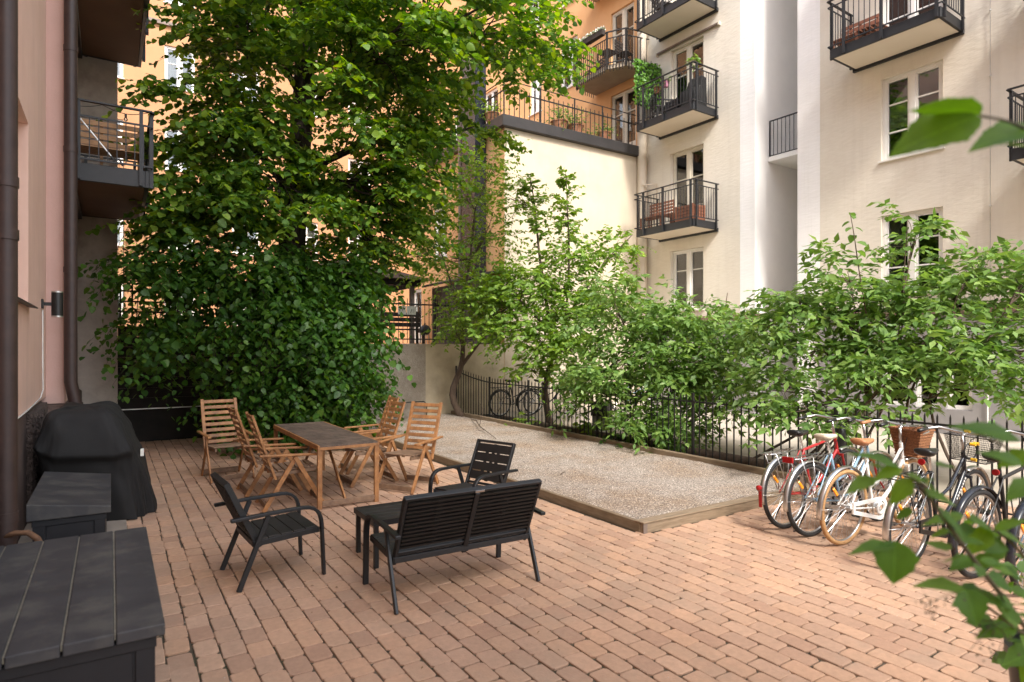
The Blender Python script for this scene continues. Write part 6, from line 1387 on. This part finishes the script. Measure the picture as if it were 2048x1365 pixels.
slat_seat('cafe_chair', 'dark slatted chair with pale cushion on the rounded balcony, nearer the door', 'chair', rbp(7.35, zo, .5), A + R(10), .4, .4, .44, .92, 'timber_dark')
slat_seat('cafe_chair', 'dark slatted chair at the far end of the rounded balcony', 'chair', rbp(8.65, zo, .5), A + R(-100), .4, .4, .44, .85, 'timber_dark')
# terrace plants
zt_ = 7.95
for i, (x, r, L) in enumerate(((10.9, .24, .62), (11.5, .24, .72), (12.6, .2, .5), (8.95, .2, .62))):
    pot_plant('terrace_plant', ('bushy terrace plant behind the railing, leftmost of the pair above the blank wall', 'tall bushy terrace plant beside the leftmost of the pair above the blank wall', 'small terrace plant before the glazed terrace door', 'leafy terrace plant at the corner of the terrace railing')[i], (x, 14.38 if i < 3 else 14.9, zt_), r, .3, 'terracotta', 'elder_leaf' if i < 3 else 'bright_leaf', 46, .085, L)
# left balcony
zl_ = 4.03 + .19
slat_seat('balcony_bench', 'honey-brown slatted bench on the steel balcony of the pink house', 'bench', (-.12, 10.95, zl_), 0, 1.05, .45, .42, .92, 'balcony_wood', arms=True)
cf = thing('folded_chair', (-.3, 11.6, zl_), R(20), 'folded wooden chair lying on the steel balcony of the pink house', 'chair')
b = MB(); [b.bar((0, -.25 + .07 * k, .1 + .01 * k), (.5, -.25 + .07 * k, .1 + .01 * k), .04, .015) for k in range(6)]; b.build('slats', M['balcony_wood'], cf)
b = MB(); b.bar((0, -.3, .08), (.02, .25, .14), .03, .03); b.bar((.5, -.3, .08), (.5, .25, .14), .03, .03); b.build('frame', M['balcony_wood'], cf)
ak = thing('awning_crank', (-.62, 10.5, zl_), 0, 'pale awning crank rod leaning across the railing of the pink house balcony', 'crank'); b = MB(); b.tube([(.05, -.12, .95), (.62, -.1, .22)], .011, 6); b.build('rod', M['alu'], ak); b = MB(); b.tube([(.62, -.1, .22), (.66, -.1, .16), (.72, -.1, .19), (.76, -.1, .1)], .014, 6); b.build('crank_handle', M['black_plastic'], ak)
sl = thing('string_lights', (-.65, 10.35, zl_ + .9), 0, 'string of clear bulbs sagging under the balcony rail of the pink house', 'string lights')
b = MB(); pts = [(.0 + 1.1 * i / 16, 0, .0 - .07 * abs(math.sin(i * math.pi / 8))) for i in range(17)]; b.tube(pts, .005, 5); b.build('cord', M['black_plastic'], sl)
for i in (4, 12): b = MB(); x, y, z = pts[i]; b.lathe([(.014, -.045), (.016, 0)], 10, (x, y, z)); o = b.build('socket', M['black_plastic'], sl); g = MB(); g.lathe([(.004, -.105), (.02, -.095), (.026, -.075), (.014, -.046)], 12, (x, y, z)); g.build('bulb', M['glass'], o, smooth=True)

# ------------------------------------------------------------------ sun, sky, camera
EL = R(48); sh = Vector((.287, .958, 0)).normalized(); trav = Vector((sh.x * math.cos(EL), sh.y * math.cos(EL), -math.sin(EL)))
sun = bpy.data.lights.new('sun', 'SUN'); sun.energy = SUN_E; sun.angle = R(10); sun.color = (1., .945, .86)
so = bpy.data.objects.new('sun', sun); COL.objects.link(so); so.rotation_euler = trav.to_track_quat('-Z', 'Y').to_euler(); so.location = (0, -10, 40)
w = bpy.data.worlds.new('World'); scene.world = w; w.use_nodes = True; nt = w.node_tree; nt.nodes.clear()
bgn = nt.nodes.new('ShaderNodeBackground'); sky = nt.nodes.new('ShaderNodeTexSky'); sky.sky_type = 'NISHITA'; sky.sun_disc = False; sky.sun_elevation = EL; sky.sun_rotation = math.atan2(-sh.x, -sh.y); sky.dust_density = 2.5; sky.air_density = 1.0; sky.ozone_density = .6
hsv = nt.nodes.new('ShaderNodeHueSaturation'); hsv.inputs['Saturation'].default_value = .5
out = nt.nodes.new('ShaderNodeOutputWorld'); bgn.inputs[1].default_value = SKY_E; nt.links.new(sky.outputs[0], hsv.inputs['Color']); nt.links.new(hsv.outputs[0], bgn.inputs[0]); nt.links.new(bgn.outputs[0], out.inputs[0])
cam = bpy.data.cameras.new('camera'); co = bpy.data.objects.new('camera', cam); COL.objects.link(co); co.location = (0, 0, EYE); co.rotation_euler = (R(90), 0, -TH)
cam.sensor_width = 36; cam.lens = F_PX / 2048 * 36; cam.shift_y = 12.5 / 2048; cam.clip_start = .05; cam.clip_end = 600
cam.dof.use_dof = True; cam.dof.focus_distance = 8.; cam.dof.aperture_fstop = 2.2
scene.camera = co
vs_ = scene.view_settings; vs_.view_transform = 'Standard'; vs_.look = 'None'; vs_.gamma = 1; vs_.use_curve_mapping = False; vs_.exposure = EXPO
cy = scene.cycles; cy.max_bounces = 10; cy.diffuse_bounces = 5; cy.glossy_bounces = 4; cy.transmission_bounces = 6; cy.transparent_max_bounces = 16; cy.use_denoising = True; cy.sample_clamp_indirect = 6
